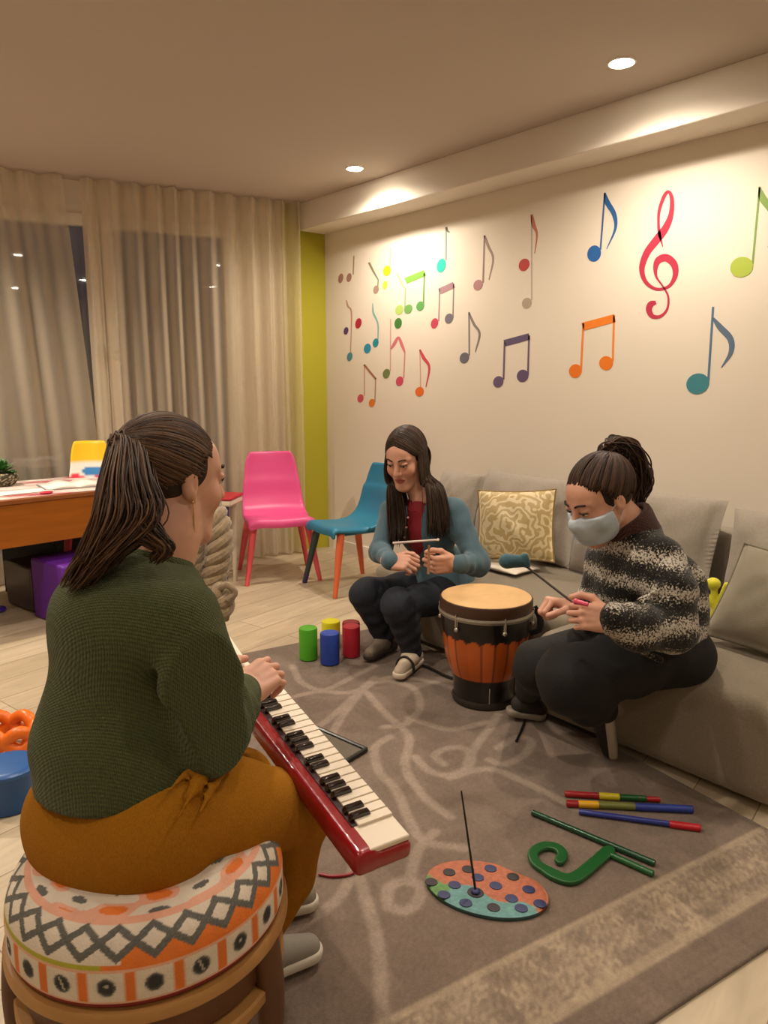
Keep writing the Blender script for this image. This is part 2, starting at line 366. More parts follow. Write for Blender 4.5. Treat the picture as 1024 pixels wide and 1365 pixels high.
# ------------------------------------------------------------------ wall stickers
PX = []
def wallpt(p, off): q = onx(p[0], p[1], WX); q = q.copy(); q[0] = WX-off; return q
class Stk:
    def __init__(s): s.b = MB()
    def poly(s, pts, col):
        n = len(pts); c = lin(col)[:3]
        V = [wallpt(p, .0018) for p in pts]+[wallpt(p, .0002) for p in pts]
        s.b.add(V, [tuple(range(n))]+[(i, i+n, (i+1) % n+n, (i+1) % n) for i in range(n)], c)
    def ell(s, x, y, rx, ry, col, tilt=-25):
        t = math.radians(tilt)
        s.poly([(x+rx*math.cos(a)*math.cos(t)-ry*math.sin(a)*math.sin(t), y+rx*math.cos(a)*math.sin(t)+ry*math.sin(a)*math.cos(t)) for a in np.linspace(0, 2*PI, 24, endpoint=False)], col)
    def line(s, pts, w, col):
        P = [np.array(p, float) for p in pts]; n = len(P)
        if np.isscalar(w): w = [w]*n
        c = lin(col)[:3]; L = []; Rr = []
        for i in range(n):
            t = P[min(i+1, n-1)]-P[max(i-1, 0)]; t = t/(np.linalg.norm(t)+1e-9); nn = np.array([-t[1], t[0]])*w[i]/2
            L.append(P[i]+nn); Rr.append(P[i]-nn)
        for i in range(n-1):
            V = [wallpt(p, .0016) for p in (L[i], L[i+1], Rr[i+1], Rr[i])]+[wallpt(p, .0002) for p in (L[i], L[i+1], Rr[i+1], Rr[i])]
            s.b.add(V, [(0, 1, 2, 3), (0, 4, 5, 1), (3, 2, 6, 7)], c)
    def done(s, label):
        c = np.mean(np.array(s.b.v), 0); c[0] = WX
        o = s.b.build('wall_sticker', MATS['sticker'], smooth=False, colors=True, loc=c); tag(o, label, 'wall sticker', 'music note stickers on the white wall')
mat('sticker', rough=.6, vc=True)
def note(label, els):
    s = Stk()
    for e in els:
        if e[0] == 'h': s.ell(*e[1:])
        elif e[0] == 'l': s.line(*e[1:])
        elif e[0] == 'c': s.line([tuple(q) for q in crom(e[1], 6)], crom1(e[2], 6) if not np.isscalar(e[2]) else e[2], e[3])
        elif e[0] == 'p': s.poly(*e[1:])
    s.done(label)
note('dusty brown oval, topmost and nearest the green strip', [('h', 454.5, 371, 3.2, 6.5, '#a3796c', 12)])
note('small dusty brown note with a short stem, top left of the wall', [('h', 465.5, 370, 3.2, 6, '#a3796c', 12), ('l', [(471, 366), (472, 341)], 1.6, '#a38a78')])
note('tan note with a bent dark stem right of the brown pair', [('h', 501.5, 386, 3.6, 5.5, '#a78d7b', 12), ('l', [(492, 350), (498, 362), (504.5, 373), (503.5, 386)], [3, 2.6, 1.5, 1.2], '#8a7c60')])
note('yellow note head with a thin faint stem', [('h', 516, 361, 5, 7, '#dcc51e', 12), ('l', [(520, 360), (521, 330)], 1.4, '#cfae9a')])
note('small lime oval just below the yellow note', [('h', 513.5, 380, 3, 5.6, '#cfd448', 12)])
note('pale lime note with bent stem touching the green beamed pair', [('h', 532.5, 413, 5, 6.8, '#b3cf6c', 25), ('l', [(529, 364), (535, 376), (540.5, 386), (540, 412)], [1.6, 2.2, 1.6, 1.2], '#a9b982')])
note('green beamed pair of notes in the upper left cluster', [('l', [(541, 374.5), (567, 363.5)], 8, '#7fb94c'), ('l', [(566, 364), (564.5, 408)], 1.8, '#6d9c50'), ('h', 544.5, 412, 5, 6.6, '#74ab5a', 30), ('h', 560.5, 408, 5, 6.6, '#5fa455', 20)])
note('solid dark green note head without stem below the lime note', [('h', 531, 431, 4.8, 7.2, '#3f7d35', 10)])
note('turquoise note with a tall grey stem under the beam', [('h', 588.5, 354, 5.8, 9.6, '#22bfae', 14), ('l', [(594.8, 347), (595, 303)], 1.6, '#8d8f86'), ('c', [(595, 303), (597, 308), (600, 310)], [3, 2.4, 1], '#6d6862')])
note('mauve beamed pair with one pink and one grey head', [('l', [(586, 388.5), (605.5, 379.5)], 8, '#a5838a'), ('l', [(586.4, 386), (585, 428)], 1.4, '#a9838a'), ('l', [(605, 378), (604, 424)], 1.4, '#8d8088'), ('h', 579.5, 431, 4.6, 7, '#c5425a', 16), ('h', 598.7, 424.5, 5.2, 6.8, '#75707c', 20)])
note('dusty rose single note with long bent flag, right of the turquoise note', [('h', 637.5, 380, 5.8, 7.4, '#ab7e7c', 24), ('l', [(644.2, 377), (646, 314)], 1.9, '#927a74'), ('c', [(646, 314), (651, 328), (657.5, 345), (652, 373)], [2.5, 3.5, 2.4, 1], '#9c8078')])
note('solid red oval beside the tall thin faint note', [('h', 699, 353, 6.8, 8.6, '#b7382f', 25)])
note('tall thin faint note with a beige head at its foot', [('h', 702.5, 404, 6.2, 7.2, '#b3a08e', 25), ('l', [(709, 288), (709, 400)], 1.3, '#b9a6a2'), ('c', [(709, 286), (711.5, 300), (716, 313), (713, 338)], [3, 5, 2.4, .8], '#c2705e')])
note('tiny dark purple oval at the far left of the wall', [('h', 461.5, 441, 3, 5, '#5a3a6d', 12)])
note('small crimson oval right of the tiny purple one', [('h', 478, 431, 4, 7, '#b11f3c', 12)])
note('tall faint pink note with a teal head at its foot, far left', [('h', 466.4, 475.5, 3.6, 6, '#4c8e96', 12), ('c', [(462, 400), (464, 408), (468.5, 415), (468.5, 440), (467.5, 470)], [1, 2.4, 2, 1.4, 1.2], '#b98f82')])
note('small blue oval beside the bent teal note', [('h', 490, 464.5, 4.6, 6.6, '#2b8fb0', 12)])
note('small teal note with a bent teal stem', [('h', 501, 457, 3.8, 6, '#1f8f9b', 12), ('c', [(497, 404), (498, 417), (504, 432), (504, 455)], [1, 2.6, 2, 1.2], '#7fb0a8')])
note('pink peaked double note with an olive head and a rose head', [('h', 515.3, 498, 4.6, 6.4, '#6f7f4a', 16), ('h', 533, 508, 4.8, 6.4, '#cf4866', 16), ('l', [(521, 425), (520.5, 495)], 1.3, '#cfa394'), ('c', [(521.5, 465), (526, 458), (531.5, 450), (536, 460), (540, 470)], [2, 4, 3, 4, 2], '#d1727a'), ('l', [(540, 470), (538.5, 504)], 1.5, '#cd8a88')])
note('orange headed note with a red flag, lowest in the middle cluster', [('h', 559.5, 522, 5.6, 6.4, '#ea6e2a', 20), ('l', [(560, 467), (561, 518)], 1.2, '#dba08c'), ('c', [(560, 466), (565, 477), (572.5, 490), (568, 516)], [2, 4.4, 3, 1], '#cf4c58')])
note('lowest left double note with a pink head and an orange head', [('h', 480.8, 531, 4, 5.6, '#cd5163', 12), ('h', 496, 537, 4, 5.4, '#de7b26', 12), ('l', [(486, 486), (486, 528)], 1.2, '#bf948a'), ('l', [(485.5, 486), (501.5, 505.5)], 2.6, '#a3705f'), ('l', [(501, 505), (500, 536)], 1.4, '#b58c7a')])
note('slate grey single note with bent flag above the purple pair', [('h', 619.3, 477, 6, 7.4, '#6c6b76', 24), ('l', [(625.8, 474), (625.5, 416)], 1.9, '#85807e'), ('c', [(625.5, 417), (632, 432), (639.5, 445), (634, 469)], [2, 3.4, 2.8, 1.2], '#87807e')])
note('purple beamed pair of notes, lowest before the sofa', [('l', [(672.6, 457.5), (706, 448.5)], 8.6, '#61526f'), ('l', [(673, 456), (671.5, 506)], 2.2, '#6f6078'), ('l', [(705.5, 447), (704, 500)], 2.2, '#6a5b74'), ('h', 664.5, 509, 6.6, 7.8, '#6c5878', 22), ('h', 697, 501, 7.6, 8.4, '#64506f', 22)])
note('orange beamed pair of notes', [('l', [(777, 435.5), (820, 424)], 10.6, '#ef8220'), ('l', [(778, 431), (774.8, 492)], 2.6, '#ea8a3a'), ('l', [(819, 420), (817, 482)], 2.6, '#ea8a3a'), ('h', 767.3, 494.5, 8.4, 9.2, '#ec7a1c', 22), ('h', 808.3, 484, 9.2, 9.4, '#ee7f1c', 22)])
note('bright blue single note left of the clef', [('h', 792.3, 338, 9, 11, '#1f62a6', 14), ('l', [(800.7, 333), (806.5, 258)], 2.2, '#3a5f93'), ('c', [(806.4, 257), (810, 270), (819, 286), (820.5, 305), (809, 332)], [2.4, 7, 6.2, 3.4, .8], '#285f9b')])
note('large lime green note at the right edge of the wall', [('h', 989, 356, 15.6, 13.4, '#a9bd45', -22), ('l', [(1003.5, 352), (1013, 250)], 2.6, '#7fa04a'), ('c', [(1012.5, 249), (1017, 264), (1028, 280), (1034, 300), (1024, 330)], [2.6, 10, 9, 5, 1], '#7c9b46')])
note('large teal headed note with slate blue flag, lowest at the right', [('h', 930.5, 511.5, 15.6, 13.6, '#3f8793', -22), ('l', [(944.5, 508), (951, 409)], 3, '#56738e'), ('c', [(951, 424), (960, 436), (974, 452), (974.5, 470), (962, 490)], [3, 8, 8.4, 6, 1], '#5d7288')])
z7 = lambda P: [(680+x/2.977, 220+y/2.977) for x, y in P]
cl = [(607, 325), (594, 275), (590, 230), (593, 180), (612, 125), (630, 106), (643, 135), (640, 195), (618, 250), (580, 300), (543, 350), (524, 410), (538, 462), (580, 492), (630, 482), (656, 440), (652, 395), (622, 368), (590, 378), (578, 408), (582, 445), (605, 478), (628, 520), (625, 570), (598, 600), (566, 600), (552, 575), (560, 552), (580, 545)]
cw = [3, 12, 10, 12, 14, 12, 16, 20, 28, 30, 27, 22, 16, 12, 12, 20, 28, 30, 27, 18, 9, 6, 8, 9, 12, 18, 24, 24, 14]
note('large crimson treble clef', [('c', z7(cl), [w/2.977 for w in cw], '#b9304a')])
# ------------------------------------------------------------------ rug
RU = np.array([.988, -.155, 0]); RV = np.array([.155, .988, 0])
def rugpt(u, v, z=0): return RU*u+RV*v+np.array([0, 0, z])
def make_rug():
    u0, u1, v0, v1, h = .425, 1.985, .842, 3.262, .0095
    nu, nv = int((u1-u0)/h)+1, int((v1-v0)/h)+1; U, Vv = np.meshgrid(np.linspace(u0, u1, nu), np.linspace(v0, v1, nv)); Z = np.full(U.shape, .009)
    P = U[..., None]*RU+Vv[..., None]*RV; P[..., 2] = Z
    base = np.array(lin('#77675a')[:3]); light = np.array(lin('#a39383')[:3]); C_ = np.tile(base, (*U.shape, 1))
    paths = [[(440, 985), (465, 945), (500, 912), (548, 918), (560, 945), (540, 968), (512, 972)], [(488, 925), (515, 955), (545, 985), (540, 1025), (565, 1065), (600, 1092)],
             [(553, 1012), (575, 1032), (605, 1036), (628, 1020), (622, 1002), (598, 1000), (580, 1010), (592, 1022)], [(600, 1040), (650, 1028), (700, 1046), (770, 1082)],
             [(622, 1022), (636, 995), (652, 975), (664, 955)], [(652, 1016), (672, 1022), (700, 1008), (708, 990), (688, 986), (664, 1000)], [(390, 890), (402, 912), (432, 922), (470, 905), (500, 890)],
             [(372, 938), (420, 925), (470, 925), (520, 905), (590, 915), (640, 940)], [(472, 1150), (488, 1205), (504, 1265), (510, 1365)], [(474, 1160), (452, 1200), (410, 1232), (340, 1262)],
             [(516, 1204), (520, 1186), (542, 1178), (560, 1186), (558, 1205), (540, 1218), (520, 1214)], [(546, 1180), (556, 1140), (580, 1112)], [(400, 985), (440, 960), (500, 905)], [(545, 960), (600, 975), (650, 965)],
             [(520, 985), (500, 1000), (505, 1030), (530, 1060), (560, 1120), (620, 1135)], [(700, 935), (740, 975), (800, 1010)]]
    T = np.zeros(U.shape)
    for p in paths:
        q = crom([onz(*a) for a in p], 7)
        for i in range(len(q)-1):
            a, b = q[i][:2], q[i+1][:2]; ab = b-a; t = np.clip(((P[..., 0]-a[0])*ab[0]+(P[..., 1]-a[1])*ab[1])/(ab@ab+1e-9), 0, 1)
            d = np.hypot(P[..., 0]-a[0]-ab[0]*t, P[..., 1]-a[1]-ab[1]*t); T = np.maximum(T, np.clip((.021-d)/.010, 0, 1))
    C_ = C_+(light-C_)*(T*.62)[..., None]
    vb1 = float(onz(760, 1242)@RV); vb2 = float(onz(760, 1348)@RV)
    noise = rng.random(U.shape); n2 = np.kron(rng.random((nv//6+1, nu//6+1)), np.ones((6, 6)))[:nv, :nu]
    band = ((Vv > vb2) & (Vv < vb1)).astype(float)*(.25+.75*noise)*(.5+.7*n2)
    edge = ((np.abs(Vv-vb1) < .012) | (np.abs(Vv-vb2) < .012)).astype(float)*.8
    stripes = ((Vv < vb2-.02)*(.5+.5*np.sin(Vv*380)))*.25
    k = np.clip(np.maximum(band*.62, edge*.75), 0, 1)[..., None]; C_ = C_+(np.array(lin('#b3a286')[:3])-C_)*k; C_ = C_*(1-.35*stripes[..., None])
    C_ = C_*(1+.16*(noise[..., None]-.5)+.18*(n2[..., None]-.5))
    idx = np.arange(nu*nv).reshape(nv, nu)
    Q = np.stack([idx[:-1, :-1], idx[:-1, 1:], idx[1:, 1:], idx[1:, :-1]], -1).reshape(-1, 4)
    V = P.reshape(-1, 3); Cc = C_.reshape(-1, 3); n = len(V)
    rim = np.concatenate([idx[0, :], idx[1:, -1], idx[-1, -2::-1], idx[-2:0:-1, 0]]); Vb = V[rim].copy(); Vb[:, 2] = .0008
    r = len(rim); S_ = np.array([(rim[i], n+i, n+(i+1) % r, rim[(i+1) % r]) for i in range(r)])
    o = mesh('rug', np.concatenate([V, Vb]), np.concatenate([Q, S_]), mat('rug_pile', rough=.95, vc=True, var=.12, vscale=160, bump=.6, bscale=420, sheen=.2, spec=.2), col=np.concatenate([Cc, Cc[rim]*.8]), loc=rugpt(1.2, 2, 0))
    tag(o, 'taupe rug with pale swirling lines and a speckled border under the group', 'rug')
make_rug()
# ------------------------------------------------------------------ cushions and sofa
m_sofa = mat('sofa_fabric', '#857a68', .92, var=.10, vscale=120, bump=.5, bscale=500, sheen=.25, spec=.2)
m_back = mat('sofa_back_fabric', '#9a9184', .92, var=.07, vscale=90, bump=.4, bscale=500, sheen=.25, spec=.2)
def pillow_mesh(W, H, T, corner=.06, seed=0, n=26, puff=.5):
    r = np.random.default_rng(seed); g = np.linspace(-1, 1, n); U, Vv = np.meshgrid(g, g); a, b, c, d = r.uniform(-1, 1, 4)*3
    th = ((1-U**2)**puff)*((1-Vv**2)**puff); wr = .05*np.sin(U*5+a+Vv*2)*np.sin(Vv*4+b)+.025*np.sin(U*11+c)*np.sin(Vv*9+d)
    X = U*W/2*(1-corner*(1-Vv**2)); Zz = Vv*H/2*(1-corner*(1-U**2)); up = th*(T/2)*(1+wr*1.6)
    V = np.concatenate([np.stack([X, -up, Zz], -1).reshape(-1, 3), np.stack([X, up, Zz], -1).reshape(-1, 3)]); idx = np.arange(n*n).reshape(n, n)
    q = np.stack([idx[:-1, :-1], idx[:-1, 1:], idx[1:, 1:], idx[1:, :-1]], -1).reshape(-1, 4)
    rim = np.concatenate([idx[0, :], idx[1:, -1], idx[-1, -2::-1], idx[-2:0:-1, 0]]); r_ = len(rim)
    s = np.array([(rim[(i+1) % r_], rim[i], rim[i]+n*n, rim[(i+1) % r_]+n*n) for i in range(r_)])
    return V, np.concatenate([q, q[:, ::-1]+n*n, s]), V[rim]
def pillow(name, label, c, A, W, H, T, m, parent=None, piping=None, pipe_label=None, cat='cushion', **k):
    V, Q, rim = pillow_mesh(W, H, T, **k); V = V@A.T+np.array(c); rim = rim@A.T+np.array(c)
    if parent is None and piping is not None:
        root = thing(name, label, cat, c); o = mesh('cushion_cover', V, Q, m, root)
        mb = MB(); mb.tube(list(rim)+[rim[0]], .0045, 6, cap=False); p = mb.build('piping', piping, root); return root
    o = mesh(name, V, Q, m, parent, loc=None if parent is not None else c)
    if parent is None: tag(o, label, cat)
    return o
def soft_box(c, size, rnd, h=.02, bulge=.0):
    s = np.array(size)/2; F_ = SDF(np.array(c)-s-.06, np.array(c)+s+.06, h); F_.box(c, s, rnd=rnd, k=0)
    if bulge: F_.disp(lambda X, Y, Z: -bulge*np.clip(1-((X-c[0])/s[0])**2, 0, 1)*np.clip(1-((Y-c[1])/s[1])**2, 0, 1)*(Z > c[2]))
    return F_.mesh(2)
FX = 2.20; NY = .79; FY = 2.95
sofa = thing('sofa', 'long grey fabric corner sofa along the white wall, with loose back cushions', 'sofa', ((FX+3.35)/2, 2, 0))
V, Q = soft_box(((FX+3.36)/2, (NY+1.72)/2, .1875), (3.36-FX, 1.72-NY, .335), .045, bulge=.012); mesh('seat', V, Q, m_sofa, sofa)
V, Q = soft_box(((FX+.19+3.36)/2, (1.725+FY)/2, .1875), (3.36-FX-.19, FY-1.725, .335), .045, bulge=.012); mesh('seat', V, Q, m_sofa, sofa)
mb = MB(); mb.box(((FX+3.3)/2+.05, (NY+1.7)/2+.02, .035), (.98, .80, .05)); mb.box((2.90, 2.30, .035), (.86, 1.2, .05)); mb.build('base', mat('sofa_base', '#2a211c', .7), sofa)
V, Q = soft_box((3.29, 1.95, .40), (.14, 2.3, .50), .05); mesh('backrest_frame', V, Q, m_back, sofa)
def tilt_frame(az_n, tilt, roll=0):                     # pillow plane normal: world angle az_n (deg from +X), leaning back by tilt
    a = math.radians(az_n); n = np.array([math.cos(a), math.sin(a), 0]); t = math.radians(tilt)
    nn = n*math.cos(t)+np.array([0, 0, math.sin(t)]); up = -n*math.sin(t)+np.array([0, 0, math.cos(t)])
    x = np.cross(up, nn); r = math.radians(roll); x2 = x*math.cos(r)+up*math.sin(r); up2 = -x*math.sin(r)+up*math.cos(r)
    return np.stack([x2, -nn, up2], 1)
for i, (y, w, hh, zc, rl) in enumerate([(2.52, .66, .45, .585, 0), (1.83, .72, .46, .575, -1), (1.10, .66, .44, .56, 2), (3.02, .34, .42, .57, 0)]):
    pillow('back_cushion', None, (3.12, y, zc), tilt_frame(180, 16, rl), w, hh, .24, m_back, sofa, seed=i+3, corner=.04, puff=.33)
# ornate yellow cushion
def damask(nt, N, L, b):
    tc = N.new('ShaderNodeTexCoord'); mp = N.new('ShaderNodeMapping'); mp.inputs['Scale'].default_value = (1, 1, 1); L.new(tc.outputs['Object'], mp.inputs[0])
    n = N.new('ShaderNodeTexNoise'); n.inputs['Scale'].default_value = 16; n.inputs['Detail'].default_value = 2; n.inputs['Distortion'].default_value = 3; L.new(mp.outputs[0], n.inputs[0])
    w = N.new('ShaderNodeTexWave'); w.wave_type = 'RINGS'; w.inputs['Scale'].default_value = 8; w.inputs['Distortion'].default_value = 12; w.inputs['Detail'].default_value = 1; w.inputs['Detail Scale'].default_value = 2.2; L.new(mp.outputs[0], w.inputs[0])
    mu = N.new('ShaderNodeMath'); mu.operation = 'MULTIPLY'; L.new(n.outputs[0], mu.inputs[0]); L.new(w.outputs['Fac'], mu.inputs[1])
    cr = N.new('ShaderNodeValToRGB'); cr.color_ramp.elements[0].position = .22; cr.color_ramp.elements[1].position = .30
    cr.color_ramp.elements[0].color = lin('#b59c66'); cr.color_ramp.elements[1].color = lin('#d6c59c'); L.new(mu.outputs[0], cr.inputs[0]); L.new(cr.outputs[0], b.inputs['Base Color']); b.inputs['Roughness'].default_value = .45; b.inputs['Sheen Weight'].default_value = .3
setmat('damask', damask)
def cxz(px, py, X): return onx(px, py, X)
pillow('cushion', 'pale gold patterned cushion leaning on the sofa back behind the drum', onx(687, 700, 2.86)+np.array([0, 0, .0]), tilt_frame(205, 14, 4), .40, .36, .13, MATS['damask'], piping=mat('gold_piping', '#8b713c', .5), seed=11, corner=.07)
pillow('cushion', 'plain olive grey cushion at the right edge, leaning on the sofa beside the yellow toy', onx(1048, 808, 2.66), tilt_frame(184, 36, -6), .44, .38, .15, mat('olive_cushion', '#837a66', .85, bump=.3, bscale=400, sheen=.3), piping=mat('olive_piping', '#6d6553', .8), seed=15, corner=.05)
# folded white cloth under the gold cushion
c = onx(664, 741, 2.72); V, Q, _ = pillow_mesh(.26, .2, .035, seed=4); A = np.stack([[0, -1, 0], [0, 0, 1.], [1, 0, 0]], 1); o = mesh('folded_cloth', V@A.T+np.array([2.80, c[1], .385]), Q, mat('white_cloth', '#dcd2c0', .8), loc=(2.80, c[1], .37)); tag(o, 'folded off-white cloth lying on the sofa under the gold cushion', 'cloth')
# yellow soft toy
def toy():
    c = np.array([2.83, onx(945, 805, 2.83)[1], 0]); g = lambda px, py: onx(px+7, py, 2.80)
    F_ = SDF(c+np.array([-.15, -.2, .30]), c+np.array([.15, .2, .68]), .004)
    F_.ell(g(944, 778), (.028, .028, .024), k=0).cap(g(940, 800), g(957, 818), .02, .014, .01).cap(g(962, 780), g(950, 812), .012, .016, .01).cap(g(950, 812), g(940, 832), .018, .022, .01).cap(g(938, 832), g(945, 848), .022, .02, .01).cap(g(945, 784), g(946, 802), .012, .016, .008)
    V, Q = F_.mesh(2); root = thing('soft_toy', 'bright yellow soft toy with knotted limbs tucked beside the olive cushion', 'toy', c+np.array([0, 0, .36])); mesh('body', V, Q, mat('yellow_plush', '#d8d21a', .7, bump=.4, bscale=200, sheen=.4), root)
    mb = MB(); mb.tube([g(936, 793), g(945, 796), g(955, 793)], .006); mb.build('ribbon', mat('yellow_ribbon', '#b3a912', .6), root)
toy()
# ------------------------------------------------------------------ chairs
def chair(label, c, az, w, d, hs, hb, mshell, legs, mpad=None, group=None, paint=None):
    root = thing('plastic_chair', label, 'chair', (c[0], c[1], 0), group)
    f = nrm(head_dir(az)); r = np.cross(f, [0, 0, 1.]); O = np.array([c[0], c[1], 0.])
    prof = [(d/2, hs-.045), (d/2+.006, hs-.02), (d/2-.008, hs), (d/2-.06, hs-.004), (0, hs-.014), (-d/2+.10, hs-.008), (-d/2+.03, hs+.03), (-d/2-.01, hs+.10), (-d/2-.035, hs+.20), (-d/2-.055, (hs+hb)/2+.06), (-d/2-.085, hb)]
    P = crom([np.array([a, b]) for a, b in prof], 5); n = len(P); m_ = 17; V = []
    for i, (y, z) in enumerate(P):
        t = i/(n-1); wd = w/2*(1 if t < .5 else 1-.22*((t-.5)/.5)**1.5)*(1-.0*t)
        if t < .12: wd *= .86+.14*math.sqrt(max(0, 1-(1-t/.12)**2))
        if t > .93: wd *= 1-.16*((t-.93)/.07)**2
        for j in range(m_):
            u = -1+2*j/(m_-1); cur = (.016 if t < .45 else .03)*u**2
            yy = y+(cur if t > .45 else 0); zz = z+(cur if t <= .45 else 0)-(.03*abs(u)**8 if t <= .42 else 0)
            V.append(O+r*(wd*u)+f*yy+np.array([0, 0, zz]))
    Fc = [(i*m_+j, i*m_+j+1, (i+1)*m_+j+1, (i+1)*m_+j) for i in range(n-1) for j in range(m_-1)]
    col = None
    if paint: col = [paint((i//m_)/(n-1), (i % m_)/(m_-1)) for i in range(len(V))]
    o = mesh('seat_shell', V, Fc, mshell, root, col=col); sd = o.modifiers.new('s', 'SOLIDIFY'); sd.thickness = .022; sd.offset = 0; sb = o.modifiers.new('b', 'SUBSURF'); sb.levels = 1; sb.render_levels = 1
    mb = MB(); V2 = []
    mb.box(O+np.array([0, 0, hs-.035]), (w*.72, d*.72, .035), np.stack([r, f, [0, 0, 1]], 1)); mb.build('under_frame', mshell if not paint else mat('pl', '#cc3344', .5), root, bev=.01)
    for (sx, sy), lm in zip([(-1, 1), (1, 1), (-1, -1), (1, -1)], legs):
        top = O+r*(sx*w*.40)+f*(sy*d*.36)+np.array([0, 0, hs-.03]); bot = O+r*(sx*(w*.5+.02))+f*(sy*(d*.5+.02))
        mb = MB(); ax = nrm(bot-top); k = 8
        mb.tube([top, top+(bot-top)*.3, top+(bot-top)*.93, bot], [.024, .023, .015, .014], 12); mb.build('leg', lm[0] if isinstance(lm, tuple) else lm, root)
        if isinstance(lm, tuple):
            mb = MB(); mb.tube([bot+(top-bot)*.17, bot+(top-bot)*.001], [.0175, .016], 12); mb.build('leg_tip', lm[1], root)
    return root
m_pink = mat('pink_plastic', '#e2508f', .38); m_pleg = mat('pink_leg', '#d9545b', .45); m_blue = mat('blue_plastic', '#20799a', .42); m_or = mat('orange_leg', '#d8683d', .5)
chair('bright pink plastic chair with splayed legs in front of the curtain', (2.61, 4.22), 163, .44, .40, .41, .82, m_pink, [m_pleg]*4)
chair('blue plastic chair with orange legs and one dark front leg', (2.82, 3.70), 238, .38, .40, .41, .775, m_blue, [m_or, (mat('dark_leg', '#2e3a3a', .5), mat('purple_tip', '#3b2a58', .5)), m_or, m_or])
def toycol(t, u):
    if t > .90: return lin('#f2c81e')[:3]
    if t > .79+.02*math.sin(u*9): return lin('#2f7fc0')[:3] if ((u-.42)/.3)**2+((t-.83)/.045)**2 < 1 else lin('#f0ece4')[:3]
    return lin('#e23a50')[:3]
mat('painted_plastic', rough=.4, vc=True)
# ------------------------------------------------------------------ table at the left
tf0 = onz(0, 668, .70); tf1 = onz(120, 655, .70); td = nrm(tf1-tf0); tn = np.array([-td[1], td[0], 0]); A_t = np.stack([td, tn, [0, 0, 1]], 1)
tR = tf0+td*(float((tf1-tf0)@td)+.33); tW = 1.9; tc_ = tR-td*tW/2+tn*.36
tb = thing('table', 'wooden table with a deep orange-brown apron at the left edge', 'table', (tc_[0], tc_[1], 0))
m_tw = mat('table_wood', '#9a5712', .35, var=.15, vscale=3, stretch=(1, 1, 12)); 
mb = MB(); mb.box(tc_+np.array([0, 0, -.012]), (tW, .74, .024), A_t); mb.build('tabletop', mat('tabletop_veneer', '#8c4f22', .4), tb, bev=.003)
mb = MB()
for s in (-1, 1): mb.box(tc_+tn*(s*.35)+np.array([0, 0, -.137]), (tW-.02, .025, .225), A_t); mb.box(tc_+td*(s*(tW/2-.02))+np.array([0, 0, -.137]), (.025, .68, .225), A_t)
mb.build('apron', m_tw, tb, bev=.003)
for sx in (-1, 1):
    for sy in (-1, 1): mb = MB(); mb.box(tc_+td*(sx*(tW/2-.05))+tn*(sy*.31)+np.array([0, 0, -.475]), (.06, .06, .45), A_t); mb.build('leg', mat('dark_table_leg', '#3a2a22', .6), tb, bev=.003)
def onT(px, py): return onz(px, py, .70)
def papercol(): pass
def cloth():
    n = 40; V = []; c = []
    for j in range(n+1):
        for i in range(n+1):
            u = i/n; v = j/n; p = tc_+td*((u-.5)*(tW-.04))+tn*((v-.5)*.70); V.append(p+np.array([0, 0, .003+.0012*math.sin(u*31)*math.sin(v*17)]))
            k = math.sin(u*23+math.sin(v*9)*2)*math.sin(v*13+u*5); c.append(lin('#b3535c')[:3] if k > .45 else (lin('#cdb5ac')[:3] if k > -.3 else lin('#e2d8cf')[:3]))
    Fc = [(j*(n+1)+i, j*(n+1)+i+1, (j+1)*(n+1)+i+1, (j+1)*(n+1)+i) for j in range(n) for i in range(n)]
    o = mesh('tablecloth', V, Fc, mat('cloth_print', rough=.45, vc=True), col=c, loc=tc_); s = o.modifiers.new('s', 'SOLIDIFY'); s.thickness = .002; tag(o, 'thin whitish cover with red printed patches on the wooden table', 'tablecloth')
cloth()
def book():
    c = (onT(80, 646)+onT(118, 650))/2; root = thing('open_book', 'white open book lying on the table in front of the painted chair', 'book', c+np.array([0, 0, .005])); A = frame(td*.97-tn*.2, [0, 0, 1])
    for s in (-1, 1):
        mb = MB(); V = []; 
        for i in range(9):
            t = i/8; 
            for y in (-.13, .13): V.append(c+A@np.array([y, s*t*.17, .012+.016*math.sin(min(1, t*1.3)*PI)*.9]))
        for i in range(9):
            t = i/8
            for y in (-.13, .13): V.append(c+A@np.array([y, s*t*.17, .006]))
        Fc = [(2*i, 2*i+1, 2*i+3, 2*i+2) for i in range(8)]+[(18+2*i, 20+2*i, 21+2*i, 19+2*i) for i in range(8)]+[(2*i, 2*i+2, 20+2*i, 18+2*i) for i in range(8)]+[(2*i+1, 19+2*i, 21+2*i, 2*i+3) for i in range(8)]+[(16, 17, 35, 34)]
        mesh('page_block', V, Fc, mat('paper', '#efeae0', .7), root)
    mb = MB(); mb.box(c+np.array([0, 0, .005]), (.27, .36, .004), A); mb.build('cover', mat('book_cover', '#8f8a86', .6), root)
book()
for px, py, lab in ((28, 660, 'loose white sheet of paper near the front edge of the table'),):
    c = onT(px, py-3)+np.array([0, 0, .006]); mb = MB(); mb.box(c, (.30, .14, .002), A_t); tag(mb.build('paper_sheet', mat('paper', '#efeae0', .7), loc=c), lab, 'paper')
c = onT(62, 659)+np.array([0, 0, .010]); mb = MB(); mb.ball(c, (.035, .02, .009)); tag(mb.build('red_marker_cap', mat('red_cap', '#c0273c', .5), loc=c), 'small flat red lump on the table in front of the open book', 'toy')
